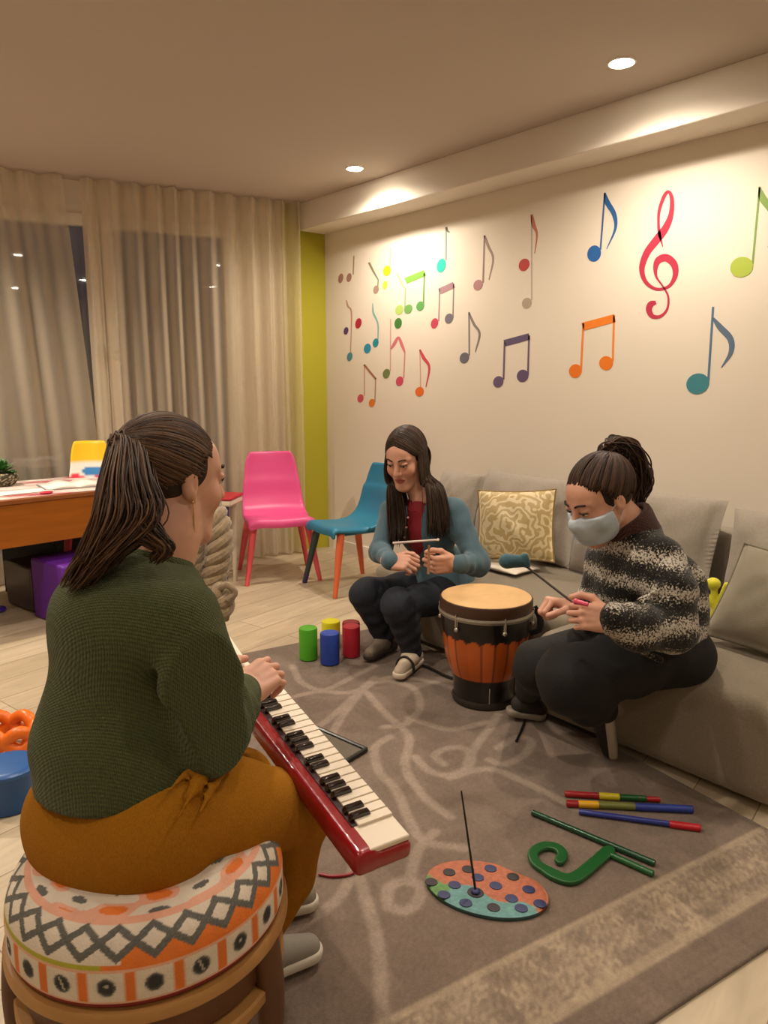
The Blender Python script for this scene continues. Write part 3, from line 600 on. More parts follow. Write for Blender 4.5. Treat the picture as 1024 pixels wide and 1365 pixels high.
# plant in woven basket
def plant():
    c = onT(4, 648)+np.array([0, 0, .003]); root = thing('potted_plant', 'small leafy green plant in a dark speckled basket on the table', 'plant', c)
    V = []; col = []; n, m_ = 48, 14
    for j in range(m_):
        t = j/(m_-1); r = .055+.03*math.sin(t*PI*.75)
        for i in range(n): a = 2*PI*i/n; rr = r+.003*math.sin(i*PI/1.5+j*PI); V.append(c+np.array([rr*math.cos(a), rr*math.sin(a), t*.075])); col.append(lin('#b9ab8a')[:3] if rng.random() < .3 else lin('#3f3a2c')[:3])
    Fc = [(j*n+i, j*n+(i+1) % n, (j+1)*n+(i+1) % n, (j+1)*n+i) for j in range(m_-1) for i in range(n)]+[tuple(range(n))[::-1]]
    mesh('basket', V, Fc, mat('basket', rough=.8, vc=True, bump=.5, bscale=120), root, col=col)
    mb = MB(); mb.lathe(c, [(.06, .06), (.062, .066)], 24); mb.build('soil', mat('soil', '#2c2118', .95), root)
    mb = MB()
    for k in range(130):
        a = rng.uniform(0, 2*PI); e = rng.uniform(.1, 1.4); L_ = rng.uniform(.03, .085); d = np.array([math.cos(a)*math.cos(e), math.sin(a)*math.cos(e), math.sin(e)]); s = c+np.array([0, 0, .07])+d*rng.uniform(.01, .045); x = nrm(np.cross(d, [0, 0, 1])); p1 = s+d*L_*.5+x*.012; p2 = s+d*L_*.5-x*.012; tip = s+d*L_+np.array([0, 0, -.01]); mid = s+d*L_*.5+np.array([0, 0, -.003])
        mb.add([s, p1, tip, p2, mid], [(0, 1, 4), (1, 2, 4), (2, 3, 4), (3, 0, 4)])
    mb.build('foliage', mat('leaf', '#37702e', .55), root, smooth=False)
plant()
# painted chair behind the table
pc = at(120, 640, 4.45);  chair('plastic chair with a yellow, white, blue and red painted back, behind the table', (pc[0]+.03, pc[1]+.12), 165, .28, .24, .52, .93, MATS['painted_plastic'], [mat('red_leg', '#c8394a', .5)]*4, paint=toycol)
# low dark radiator/cabinet behind the table
def bench():
    a = at(20, 634, 4.52); b = at(118, 630, 4.60); c = (a+b)/2; c[2] = .345; d = nrm((b-a)*np.array([1, 1, 0])); A = np.stack([d, np.array([-d[1], d[0], 0]), [0, 0, 1]], 1)
    root = thing('cabinet', 'low dark teal cabinet in front of the left window, behind the table', 'cabinet', (c[0], c[1], 0)); mb = MB(); mb.box(c, (.62, .10, .65), A); mb.build('body', mat('dark_teal', '#27312f', .5), root, bev=.004)
    mb = MB(); mb.box(c+np.array([0, 0, .335]), (.64, .12, .02), A); mb.build('top', mat('dark_top', '#2f3938', .45), root, bev=.004)
    for s in (-1, 1): mb = MB(); mb.box(c-A[:, 1]*.053+d*s*.155, (.29, .008, .58), A); dd = mb.build('door', mat('dark_teal', '#27312f', .5), root, bev=.002); mb = MB(); mb.box(c-A[:, 1]*.06+d*s*.03+np.array([0, 0, .1]), (.012, .012, .09), A); mb.build('handle', mat('handle', '#cfc6b6', .3), dd)
bench()
# purple cube and storage under the table
def cube():
    p = onz(46, 822, 0); A = frame(head_dir(38), [0, 0, 1]); s = .34; c = p+A@np.array([s/2, s/2, s/2]); root = thing('foam_cube', 'purple foam cube seat under the table', 'cube', (c[0], c[1], 0))
    mb = MB(); mb.box(c, (s, s, s), A); mb.build('cube_body', mat('purple_foam', '#5a1a8c', .55), root, bev=.015)
    p2 = p-A[:, 0]*.20-A[:, 1]*.02; mb = MB(); mb.box(p2+A@np.array([0, .17, .14]), (.30, .26, .26), A, 1.05); o = mb.build('storage_box', mat('smoky_plastic', '#3a2d33', .3), loc=(p2[0], p2[1], 0), bev=.012); tag(o, 'smoky dark storage box beside the purple foam cube under the table', 'box')
    c = onz(0, 815, 0); mb = MB(); mb.ball(c+np.array([0, 0, .015]), (.05, .035, .015), ax=frame(head_dir(60), [0, 0, 1])); o = mb.build('toy_piece', mat('purple_toy', '#4a1fa0', .4), loc=c); tag(o, 'small flat purple toy piece on the floor at the left edge under the table', 'toy')
cube()
# ------------------------------------------------------------------ small white table, blue tube, braid
def side_table():
    c = at(272, 672, 4.75); c[2] = 0; A = frame(head_dir(8), [0, 0, 1]); zt = float(at(300, 664, 4.7)[2]); root = thing('side_table', 'small white table with red rim and blue leg, left of the pink chair', 'table', c)
    mb = MB(); mb.box(c+np.array([0, 0, zt-.02]), (.44, .24, .04), A); mb.build('tabletop', mat('white_top', '#d9cdb9', .5), root, bev=.012)
    mb = MB(); mb.box(c+np.array([0, 0, zt+.008]), (.45, .25, .020), A); mb.build('rim', mat('red_rim', '#b3212f', .4), root, bev=.009)
    for i, (sx, sy) in enumerate([(1, -1), (-1, -1), (1, 1), (-1, 1)]):
        t = c+A@np.array([sx*.165, sy*.08, zt-.03]); b = c+A@np.array([sx*.16, sy*.09, 0]); mb = MB(); mb.tube([t, t+(b-t)*.15, b], [.030, .028, .012] if i == 0 else [.022, .02, .014], 12); mb.build('leg', mat('navy_leg', '#173a78', .4) if i == 0 else mat('white_leg', '#c9bda8', .5), root)
side_table()
def braid():
    root = thing('braided_soft_toy', 'chunky beige braided plush rope draped over a pale post beside the woman in green', 'toy', onz(285, 790, 0)+np.array([0, 0, 0])); D = 3.05
    mb = MB(); mb.tube([at(268, 705, D+.04), at(268, 800, D+.05), np.array([*at(268, 800, D+.05)[:2], 0.012])], [.028, .03, .034], 14); mb.build('post', mat('pale_post', '#c4b59a', .6), root)
    b = at(268, 800, D+.05); b[2] = 0; mb = MB(); mb.lathe(b, [(.11, 0), (.115, .008), (.10, .018), (.03, .024)], 28); mb.build('post_base', mat('pale_post', '#c4b59a', .6), root)
    core = crom([at(282, 676, D), at(291, 700, D-.05), at(293, 730, D-.06), at(287, 762, D-.05), at(285, 785, D-.04), at(297, 795, D-.08), at(290, 822, D-.08)], 10)
    core2 = crom([at(282, 682, D), at(262, 700, D-.05), at(250, 725, D-.07), at(250, 752, D-.06), at(256, 775, D-.03)], 10)
    m_pl = mat('beige_plush', '#8f7c5e', .85, var=.25, vscale=60, bump=.9, bscale=160, sheen=.5)
    for ci, cc in enumerate((core, core2)):
        for k in range(3):
            mb = MB(); P = []; n = len(cc)
            for i, p in enumerate(cc):
                t = nrm(cc[min(i+1, n-1)]-cc[max(i-1, 0)]); x = nrm(np.cross(t, VF)); y = np.cross(t, x); a = i*.42+k*2*PI/3; P.append(p+(x*math.cos(a)*.030+y*math.sin(a)*.026)*(1.25 if ci else 1))
            mb.tube(P, [.026*(1.25 if ci else 1)*(1 if 1 < i < n-2 else .7) for i in range(n)], 10); mb.build('braid_strand', m_pl, root)
    mb = MB(); e = at(305, 792, D-.10); mb.tube(crom([at(290, 785, D-.1), at(303, 780, D-.13), at(313, 790, D-.12), at(303, 800, D-.12)], 6), .014, 10); mb.build('curl', m_pl, root)
braid()
# ------------------------------------------------------------------ foam cylinders
for px, py, hh, r, colr, lab, dz in ((411.5, 878, .155, .043, '#4aa018', 'green foam cylinder left of the blue one on the rug', 0), (440, 884, .150, .0445, '#1e3f9c', 'blue foam cylinder, nearest of the cluster on the rug', 0), (468.5, 874, .150, .042, '#a8142a', 'red foam cylinder right of the blue one on the rug', 0)):
    c = onz(px, py, .01); root = thing('foam_cylinder', lab, 'foam cylinder', c, 'colourful foam cylinders on the rug'); mb = MB()
    mb.lathe(c, [(r-.006, .0), (r, .005), (r, hh-.008), (r-.002, hh-.002), (r-.008, hh)], 48); mb.build('side', mat('foam'+colr, colr, .55, bump=.05, bscale=300), root); mb = MB(); mb.lathe(c, [(r-.008, hh-.001), (r-.009, hh+.001)], 48); mb.build('top', mat('foamtop'+colr, colr, .5), root)
for px, py, hh, r, colr, lab in ((441, 826, .14, .045, '#d9cf16', 'yellow foam cylinder behind the blue and green ones'), (468, 827.5, .14, .043, '#8a1a22', 'dark red foam cylinder behind the red one')):
    c = onz(px, py+1, .15); c[2] = .01; root = thing('foam_cylinder', lab, 'foam cylinder', c, 'colourful foam cylinders on the rug'); mb = MB()
    mb.lathe(c, [(r-.006, .0), (r, .005), (r, hh-.008), (r-.002, hh-.002), (r-.008, hh)], 48); mb.build('side', mat('foam'+colr, colr, .55, bump=.05, bscale=300), root); mb = MB(); mb.lathe(c, [(r-.008, hh-.001), (r-.009, hh+.001)], 48); mb.build('top', mat('foamtop'+colr, colr, .5), root)
# ------------------------------------------------------------------ drum
def drum():
    c = onz(645, 930, .01); c[2] = .01; root = thing('conga_drum', 'barrel drum with orange staves, black bands and pale skin', 'drum', c)
    S = .46/.46; n = 144; prof = [(.116, .0), (.124, .004), (.126, .02), (.126, .05), (.129, .09), (.136, .12), (.148, .15), (.160, .19), (.168, .23), (.174, .28), (.177, .32), (.178, .355), (.178, .385)]
    pp = crom([np.array(p) for p in prof], 6); V = []; col = []
    bk = np.array(lin('#17120e')[:3])
    for r, z in pp:
        for i in range(n):
            a = 2*PI*i/n; st = int(i/(n/20)); fr = (i/(n/20)) % 1; V.append(c+np.array([r*math.cos(a), r*math.sin(a), z]))
            top = .285+.012*math.sin(fr*PI)
            if .122 < z < top:
                k = .8+.3*((st*7) % 5)/5; cc = np.array(lin('#c25c18')[:3])*k
                if fr < .09: cc = cc*.35
                col.append(cc)
            else: col.append(bk)
    Fc = [(j*n+i, j*n+(i+1) % n, (j+1)*n+(i+1) % n, (j+1)*n+i) for j in range(len(pp)-1) for i in range(n)]+[tuple(range(n))[::-1]]
    mesh('shell', V, Fc, mat('drum_lacquer', rough=.28, vc=True, coat=.3), root, col=col)
    mb = MB(); mb.lathe(c, [(.120, .002), (.131, .004), (.133, .018), (.128, .030), (.120, .03)], 64); mb.build('foot_ring', mat('foot_metal', '#3c3833', .35, metal=.6), root)
    mb = MB(); mb.lathe(c, [(.178, .372), (.190, .374), (.193, .384), (.190, .392), (.178, .392)], 72); mb.build('tension_ring', mat('pale_metal', '#a39a8a', .35, metal=.6), root)
    mb = MB(); mb.lathe(c, [(.176, .388), (.187, .39), (.187, .432), (.184, .437), (.176, .437)], 72); mb.build('rim', mat('drum_rim', '#3d2413', .4), root)
    mb = MB(); mb.lathe(c, [(.181, .434), (.180, .4385), (.172, .4405), (.12, .439), (.05, .4375), (.0005, .437)], 72); mb.build('drumhead', mat('drum_skin', '#cfa873', .6, var=.10, vscale=9), root)
    for i in range(6):
        a = math.radians(i*60-115); d = np.array([math.cos(a), math.sin(a), 0]); mb = MB(); mb.tube([c+d*.19+np.array([0, 0, .40]), c+d*.188+np.array([0, 0, .345])], .0035, 8); mb.ball(c+d*.186+np.array([0, 0, .338]), .010); mb.box(c+d*.183+np.array([0, 0, .36]), (.012, .012, .03), np.stack([d, [-d[1], d[0], 0], [0, 0, 1]], 1)); mb.build('tuning_lug', mat('chrome', '#c9c2b6', .2, metal=.9), root)
    for px in (634,):
        a = math.radians(-128); d = np.array([math.cos(a), math.sin(a), 0]); mb = MB(); mb.tube([c+d*.128+np.array([0, 0, .095]), c+d*.127+np.array([0, 0, .03])], .003, 8); mb.build('foot_bolt', mat('chrome', '#c9c2b6', .2, metal=.9), root)
    d = RT*.6+FW*-.1; d = nrm(d); mb = MB(); mb.tube(crom([c+d*.19+np.array([0, 0, .40]), c+d*.215+np.array([0, 0, .36]), c+d*.215+np.array([0, 0, .31]), c+d*.178+np.array([0, 0, .29])], 6), .006, 8, flat=2.2); mb.build('strap', mat('strap', '#1b1512', .8), root)
drum()
# ------------------------------------------------------------------ things on the rug
ZR = .0095
def palette():
    c = (onz(569, 1175, ZR)+onz(730, 1200, ZR))/2+onz(648, 1188, ZR); c = c/2; ax = nrm(onz(730, 1205, ZR)-onz(569, 1168, ZR)); ay = np.array([-ax[1], ax[0], 0]); a_ = np.linalg.norm(onz(730, 1205, ZR)-onz(569, 1168, ZR))/2
    b_ = float((onz(645, 1148, ZR)-onz(655, 1222, ZR))@ay)/2; root = thing('painted_disc', 'round orange and turquoise wooden disc with dark blue dots lying on the rug', 'instrument', c)
    n = 72; R_ = 22; V = []; col = []; dots = [(599, 1163), (636, 1152) if 0 else (637, 1170), (654, 1158), (684, 1169), (705, 1186), (606, 1180), (624, 1159), (661, 1181), (682, 1198), (575, 1176), (592, 1193), (621, 1204), (658, 1210), (695, 1211), (720, 1205), (634, 1190)]
    def outer(t):
        k = 1-.09*math.exp(-((t-1.15)/.25)**2); return k
    D_ = [onz(x, y, ZR+.014) for x, y in dots]
    for j in range(R_+1):
        rr = j/R_
        for i in range(n):
            t = 2*PI*i/n; k = outer(t)*rr; p = c+ax*(a_*k*math.cos(t))+ay*(b_*k*math.sin(t)); p = p+np.array([0, 0, .014-.004*max(0, (rr-.93)/.07)**2]); V.append(p)
    for p in V:
        q = p-c; v = float(q@ay)/b_; u = float(q@ax)/a_; s = v+.55*u*.35+.12*math.sin(u*7)
        cc = np.array(lin('#ad6446')[:3]) if s > -.28 else (np.array(lin('#5f8f8c')[:3]) if u > -.55 else np.array(lin('#5c8a4d')[:3]))
        cc = cc*(1+.25*(rng.random()-.5)); 
        col.append(cc)
    Fc = [(j*n+i, j*n+(i+1) % n, (j+1)*n+(i+1) % n, (j+1)*n+i) for j in range(R_) for i in range(n)]
    m0 = len(V)-n
    for i in range(n): V.append(V[m0+i]*np.array([1, 1, 0])+np.array([0, 0, ZR+.0005])); col.append(lin('#1f3c44')[:3])
    for i in range(n): Fc.append((m0+i, m0+n+i, m0+n+(i+1) % n, m0+(i+1) % n)[::1])
    V = [v+np.array([0, 0, ZR]) if False else v for v in V]
    mesh('disc', V, Fc, mat('disc_paint', rough=.6, vc=True, var=.15, vscale=90, bump=.3, bscale=150), root, col=col)
    for i, p in enumerate(D_):
        mb = MB(); r = .0165 if i != 15 else .021; mb.lathe((p[0], p[1], .0238), [(r, 0), (r*.97, .0016), (r*.5, .0022), (.002, .0022)], 24, ax=np.stack([ax, ay*.9, [0, 0, 1]], 1)); mb.build('painted_dot', mat('navy_dot' if i % 3 else 'dark_dot', '#28305c' if i % 3 else '#241c24', .5), root)
    b = D_[15]; b[2] = .0245
    dst = float(np.dot(b-CAM, VF)); tip = at(615, 1054, dst-.02); mb = MB(); mb.tube([b+np.array([0, 0, .004]), tip], [.0034, .0022], 10); mb.build('rod', mat('dark_rod', '#2b2a20', .3, metal=.3), root); mb = MB(); mb.ball(b+np.array([0, 0, .004]), (.012, .012, .006)); mb.build('rod_socket', mat('navy_dot2', '#2b356a', .5), root)
palette()
def ornament():
    root = thing('note_ornament', 'green music-note-shaped plastic ornament with a curled end lying on the rug', 'toy', onz(790, 1130, ZR)); F_ = SDF(onz(700, 1180, 0)+np.array([-.15, -.25, -.01]), onz(870, 1100, 0)+np.array([.15, .2, .06]), .0028); zz = ZR+.009
    g = lambda x, y: onz(x, y, zz)
    sp = crom([g(742, 1142), g(734, 1148), g(724, 1144), g(724, 1134), g(738, 1129), g(750, 1138), g(748, 1150) if 0 else g(749, 1146), g(742, 1152)], 5)
    sp = crom([g(746, 1148), g(750, 1139), g(742, 1130), g(725, 1128), g(711, 1137), g(714, 1150), g(728, 1160), g(745, 1169), g(762, 1172), g(778, 1163), g(798, 1146), g(812, 1134)], 5)
    n = len(sp)
    for i in range(n-1):
        F_.cap(sp[i], sp[i+1], .017 if i > 30 else .0135, .017 if i > 30 else .0135, .004)
    F_.cut((0, 0, zz+.006), (0, 0, 1)); F_.cut((0, 0, ZR+.0008), (0, 0, -1)); V, Q = F_.mesh(1); mesh('curl', V, Q, mat('green_plastic', '#1d5a2a', .35), root)
    mb = MB(); mb.tube([g(710, 1083)+np.array([0, 0, 0]), g(873, 1151)], .0088, 12, flat=1); mb.build('bar', mat('dark_green_bar', '#234a33', .25, metal=.2), root)
    mb = MB(); mb.tube([g(815, 1140), g(871, 1165)], .0088, 12); mb.build('bar', mat('green_plastic', '#1d5a2a', .35), root)
ornament()
def stick(label, pts, segs, r, lift=0):
    a = onz(*pts[0], ZR+r+lift); b = onz(*pts[1], ZR+r+lift); root = thing('rhythm_stick', label, 'rhythm stick', (a+b)/2-np.array([0, 0, r]), 'coloured plastic sticks in front of the sofa')
    for t0, t1, colr, rr, nm in segs:
        mb = MB(); p, q = a+(b-a)*t0, a+(b-a)*t1; e = nrm(q-p)*.003; mb.tube([p, p+e, q-e, q], [r*rr*.8, r*rr, r*rr, r*rr*.8], 16); mb.build(nm, mat('stick'+colr, colr, .35), root)
stick('red and dark green stick with yellow band, farthest of the three', [(753, 1058), (880, 1066)], [(0, .37, '#9c1c22', 1, 'red_section'), (.36, .58, '#d8c81e', 1.12, 'band'), (.57, .86, '#1f5a2c', 1, 'green_section'), (.85, 1, '#b81f2a', .85, 'tip')], .0098)
stick('blue stick with yellow and orange bands, middle of the three', [(755, 1071), (924, 1079)], [(0, .1, '#9c1c22', 1, 'end_cap'), (.095, .26, '#e0a81a', 1.05, 'band'), (.255, .55, '#6f7434', 1, 'striped_section'), (.545, 1, '#2b3f97', 1.1, 'blue_section')], .0108)
stick('slender blue stick with a red cap, nearest of the three', [(772, 1082), (934, 1104)], [(0, .76, '#2c3687', .9, 'shaft'), (.75, 1, '#b81a26', 1.15, 'cap')], .0094)
def tablet():
    g = lambda x, y: onz(x, y, .012); P = [g(408, 966), g(488, 1001), g(455, 1021), g(374, 985)]; c = sum(P)/4; root = thing('tablet', 'flat black-framed tablet lying on the rug behind the red melodica', 'tablet', c)
    mb = MB()
    for i in range(4): mb.tube([P[i]+np.array([0, 0, .006]), P[(i+1) % 4]+np.array([0, 0, .006])], .009, 10)
    mb.build('frame', mat('black_plastic', '#15130f', .3), root); mb = MB(); q = [p+(c-p)*.02+np.array([0, 0, .006]) for p in P]; mb.add([*q, *[p-np.array([0, 0, .006]) for p in q]], [(0, 1, 2, 3), (7, 6, 5, 4), (0, 4, 5, 1), (1, 5, 6, 2), (2, 6, 7, 3), (3, 7, 4, 0)]); mb.build('screen', mat('grey_screen', '#5c544b', .25), root, smooth=False)
tablet()
def cable(label, pts, r, m, z=.012):
    P = crom([onz(x, y, z) for x, y in pts], 8); mb = MB(); mb.tube(P, r, 8); c = P[0]; tag(mb.build('cable', m, loc=c), label, 'cable')
cable('black cable on the floor between the slippers and the drum', [(556, 884), (572, 890), (590, 899), (606, 905)], .006, mat('cord', '#14100d', .6), .018)
cable('short black cord on the rug below the knees of the masked woman', [(701, 952), (697, 968), (688, 988)], .004, mat('cord', '#14100d', .6), .014)
cable('thin red cord on the rug beneath the near end of the melodica', [(425, 1165), (445, 1168), (470, 1164), (480, 1150)], .004, mat('red_cord', '#8e1520', .4), .014)
# orange ring toy and blue tub at the left edge
def tub():
    c = onz(14, 1072, 0); root = thing('plastic_tub', 'blue round plastic tub on the floor at the left edge behind the pouf', 'tub', c); mb = MB(); mb.lathe(c, [(.075, 0), (.08, .006), (.084, .10), (.088, .125), (.080, .135), (.074, .13), (.072, .09), (.0, .088)], 48); mb.build('body', mat('blue_tub', '#124a86', .35), root)
    mb = MB(); mb.lathe(c, [(.086, .118), (.0905, .121), (.0905, .131), (.084, .137), (.07, .139), (.01, .14)], 48); mb.build('lid', mat('blue_lid', '#1c5596', .35), root)
    c2 = onz(12, 990, .03); root = thing('ring_toy', 'orange twisted plastic ring toy on the floor behind the blue tub', 'toy', c2); A = frame(head_dir(20), [0, 0, 1])
    for k in range(2):
        P = []
        for i in range(41): a = 2*PI*i/40; P.append(c2+np.array([0, 0, .02])+A@np.array([(.105)*math.cos(a), .075*math.sin(a), .032*math.sin(3*a+k*PI)+.02]))
        mb = MB(); mb.tube(P, .022, 12, cap=False); mb.build('ring', mat('orange_plastic', '#e8701a', .35), root)
tub()
# ------------------------------------------------------------------ people
m_skin = mat('skin', rough=.5, vc=True, sss=.08, var=.04, vscale=40)
SKIN = np.array(lin('#cf9c84')[:3]); LIP = np.array(lin('#a8574c')[:3]); BLUSH = np.array(lin('#c77a62')[:3])
def head_prims(F_, c, A, s, infl=0.0, ears=True):
    P = lambda x, y, z: c+A@(np.array([x, y, z])*s)
    e = lambda p, r, k=.02, sub=False: F_.ell(P(*p), (np.array(r)+infl/s)*s, A, k*s, sub)
    c_ = lambda a, b, ra, rb, k=.012, sub=False: F_.cap(P(*a), P(*b), (ra+infl/s)*s, (rb+infl/s)*s, k*s, sub)
    e((0, -.018, .028), (.074, .096, .090)); e((0, .030, -.022), (.060, .062, .082), .03)
    e((0, .040, .045), (.056, .050, .048), .03)
    for q in (-1, 1):
        c_((q*.054, .005, -.055), (q*.018, .066, -.105), .020, .017, .03); e((q*.036, .062, -.028), (.026, .024, .026), .025)
        c_((q*.012, .088, .030), (q*.045, .070, .030), .008, .007, .014)
    e((0, .070, -.108), (.022, .020, .018), .025)
    e((0, .068, -.070), (.030, .024, .026), .02)
    if infl == 0:
        for q in (-1, 1): e((q*.031, .097, .010), (.017, .013, .012), .010, True)
        for q in (-1, 1): e((q*.031, .080, .0105), (.0145, .0130, .0125), .003); e((q*.031, .0835, .0165), (.0150, .0140, .0085), .003)
        for q in (-1, 1): c_((q*.018, .088, .019), (q*.044, .080, .017), .0042, .0036, .006)
    c_((0, .090, .018), (0, .112, -.022), .0075, .0105, .014); e((0, .108, -.027), (.014, .012, .0095), .008)
    for q in (-1, 1): e((q*.012, .098, -.031), (.008, .009, .0065), .006)
    if infl == 0:
        e((0, .090, -.0585), (.021, .009, .0050), .004); e((0, .0885, -.0700), (.018, .009, .0060), .004); c_((-.022, .094, -.0645), (.022, .094, -.0645), .0016, .0016, .003, True)
    if ears and infl == 0:
        for q in (-1, 1):
            e((q*.077, -.006, -.002), (.010, .017, .029), .008); c_((q*.074, -.002, -.020), (q*.073, .004, -.030), .009, .007, .006)
            e((q*.087, .001, .002), (.006, .009, .016), .004, True)
    return P
def head_mesh(c, A, s, neck, h=.0026, ears=True):
    c = np.array(c); F_ = SDF(c-.17*s, c+.17*s, h); 
    lo = np.minimum(c-.16*s, np.array(neck[-1][0])-.09); hi = np.maximum(c+.16*s, np.array(neck[-1][0])+.09); F_ = SDF(lo, hi, h)
    P = head_prims(F_, c, A, s, ears=ears); F_.chain([P(0, -.028, -.05)]+[n[0] for n in neck], [.052*s]+[n[1] for n in neck], .03)
    V, Q = F_.mesh(1); L_ = (V-c)@A/s
    col = np.tile(SKIN, (len(V), 1)); 
    def blend(m, cc):
        nonlocal col
        m = np.clip(m, 0, 1)[:, None]; col = col*(1-m)+cc*m
    for q in (-1, 1): blend(.5*np.exp(-(((L_[:, 0]-q*.045)**2+(L_[:, 2]+.03)**2)/.0005))*(L_[:, 1] > .03), BLUSH)
    lipd = (L_[:, 0]/.024)**2+((L_[:, 2]+.0645)/.0125)**2; blend((1.15-lipd)*4*(L_[:, 1] > .075), LIP)
    return V, Q, col
def eyes(c, A, s, root, look=-.006):
    for q in (-1, 1):
        p = c+A@(np.array([q*.031, .0835, .0085])*s); mb = MB(); mb.ball(p, .0118*s, 16, 10); e = mb.build('eye', mat('eye_white', '#d9d2c8', .25), root)
        mb = MB(); mb.ball(p+A@(np.array([0, .0078, -.003])*s), .0055*s, 12, 8); mb.build('iris', mat('iris', '#2a1a10', .2), e)
        mb = MB(); mb.tube(crom([c+A@(np.array([q*x, y, z])*s) for x, y, z in ((.014, .100, .031), (.028, .098, .037), (.045, .085, .034))], 5), [.0032*s]*11, 6); mb.build('eyebrow', mat('brow', '#2a1a12', .8), root)
        mb = MB(); mb.tube(crom([c+A@(np.array([q*x, y, z])*s) for x, y, z in ((.018, .095, .009), (.031, .0985, .0105), (.046, .086, .008))], 5), [.0018*s]*11, 6); mb.build('eyelash', mat('lash', '#15100c', .8), root)
def hand(wrist, d, back, s=1.0, curl=(50, 55, 60, 65), thumb=(35, 30), side=1, spread=4, h=.0023, thumb_close=0.5):
    """side=+1: thumb on the local +x side. d: direction of the palm, back: direction the back of the hand faces"""
    A = frame(d, back)                                   # x right, y along, z back of hand
    w = np.array(wrist); P = lambda v: w+A@(np.array([v[0]*side, v[1], v[2]])*s)
    F_ = SDF(w-.22*s, w+.22*s, h)
    F_.cap(P((0, -.018, 0)), P((0, .005, 0)), .026*s, .024*s, .012)
    F_.box(P((.002, .045, -.002)), np.array([.037, .040, .0125])*s, A, .012*s, .016); F_.ell(P((.026, .030, -.010)), np.array([.018, .028, .015])*s, A, .012); F_.ell(P((-.022, .030, -.008)), np.array([.015, .032, .013])*s, A, .012)
    tips = []
    Ls = ((.028, .044, .026, .021), (.009, .048, .029, .022), (-.010, .044, .027, .021), (-.028, .035, .021, .018))
    for i, (x, a, b, c) in enumerate(Ls):
        yb = (.080, .084, .081, .073)[i]; p = P((x, yb, .002)); ang = 0; q = math.radians(spread*(1.5-i)); rr = (.0088, .009, .0086, .0076)[i]
        F_.cap(P((x*.8, yb-.035, 0)), p, .010*s, rr*1.08*s, .008)
        cv = curl[i] if not np.isscalar(curl) else curl
        for j, (L_, f) in enumerate(((a, .75), (b, 1.05), (c, .75))):
            ang += math.radians(cv*f); v = np.array([math.sin(q)*math.cos(ang)*side, math.cos(q)*math.cos(ang), -math.sin(ang)]); p2 = p+A@(v*L_*s)
            F_.cap(p, p2, rr*(1-.07*j)*s, rr*(.93-.07*j)*s, .003); p = p2
        tips.append(p)
    p = P((.030, .022, -.010)); t0, t1 = [math.radians(v) for v in thumb]
    dirs = [np.array([math.sin(t0+.35)*side, math.cos(t0+.35), -.35*thumb_close]), np.array([math.sin(t1)*side, math.cos(t1), -.75*thumb_close]), np.array([math.sin(t1-.5)*side, math.cos(t1-.5), -.9*thumb_close])]
    for v, L_, r0, r1 in zip(dirs, (.040, .032, .026), (.0135, .0108, .0098), (.0108, .0098, .0085)):
        p2 = p+A@nrm(v)*L_*s; F_.cap(p, p2, r0*s, r1*s, .005); p = p2
    tips.append(p); V, Q = F_.mesh(1); return V, Q, P, tips
def limb_mesh(chains, h=.012, k=.03, lo=None, hi=None):
    pts = np.array([p for ch in chains for p, r in ch]); F_ = SDF(pts.min(0)-.2, pts.max(0)+.2, h)
    for ch in chains: F_.chain([p for p, r in ch], [r for p, r in ch], k)
    return F_.mesh(1)
def body(parts, root, cols):
    V, Q = join([(p[0], p[1]) for p in parts]); C_ = np.concatenate([c if c is not None else np.tile(SKIN, (len(p[0]), 1)) for p, c in zip(parts, cols)])
    return mesh('body', V, Q, m_skin, root, col=C_)
def field_for(pts, pad=.24, h=.008):
    P = np.array(pts); return SDF(P.min(0)-pad, P.max(0)+pad, h)
def shoe(root, ankle, toe, floorz, mu, ms, label=None, s=1.0, up=(0, 0, 1), insole=None):
    a = np.array(ankle); t = np.array(toe); A = frame(t-a, up); L_ = np.linalg.norm(t-a)
    F_ = field_for([a, t], .13, .004); z = np.array(up)*1.0
    heel = a-A[:, 1]*.045*s
    F_.cap(heel+A[:, 2]*.035, a+A[:, 1]*.03+A[:, 2]*.045, .036*s, .036*s, .02).cap(a+A[:, 1]*.03+A[:, 2]*.04, t-A[:, 1]*.03+A[:, 2]*.022, .036*s, .028*s, .02).cap(a+A[:, 2]*.05, a+A[:, 2]*.085, .034*s, .036*s, .02)
    F_.cut(a+A[:, 2]*.012, -A[:, 2]); V, Q = F_.mesh(1); sh = mesh('shoe', V, Q, mu, root)
    F_ = field_for([a, t], .13, .004); F_.cap(heel+A[:, 2]*.012, a+A[:, 1]*.05+A[:, 2]*.012, .039*s, .036*s, 0).cap(a+A[:, 1]*.05+A[:, 2]*.012, t-A[:, 1]*.03+A[:, 2]*.012, .036*s, .034*s, 0); F_.cut(a+A[:, 2]*.022, A[:, 2], .004); F_.cut(a-A[:, 2]*.006, -A[:, 2], .004)
    V, Q = F_.mesh(1); mesh('sole', V, Q, ms, sh); return sh
def wrinkle(a, f, seed):
    r = np.random.default_rng(seed); W = [(r.normal(0, 1, 3), r.uniform(0, 6)) for _ in range(5)]
    def fn(X, Y, Z):
        o = 0
        for w, p in W:
            w = w/np.linalg.norm(w); o = o+np.sin((X*w[0]+Y*w[1]+Z*w[2])*f*(1+abs(w[2]))+p+1.6*np.sin((X*w[1]-Y*w[0]+Z*w[2])*f*.6+p*2))
        return o*a/2.2
    return fn
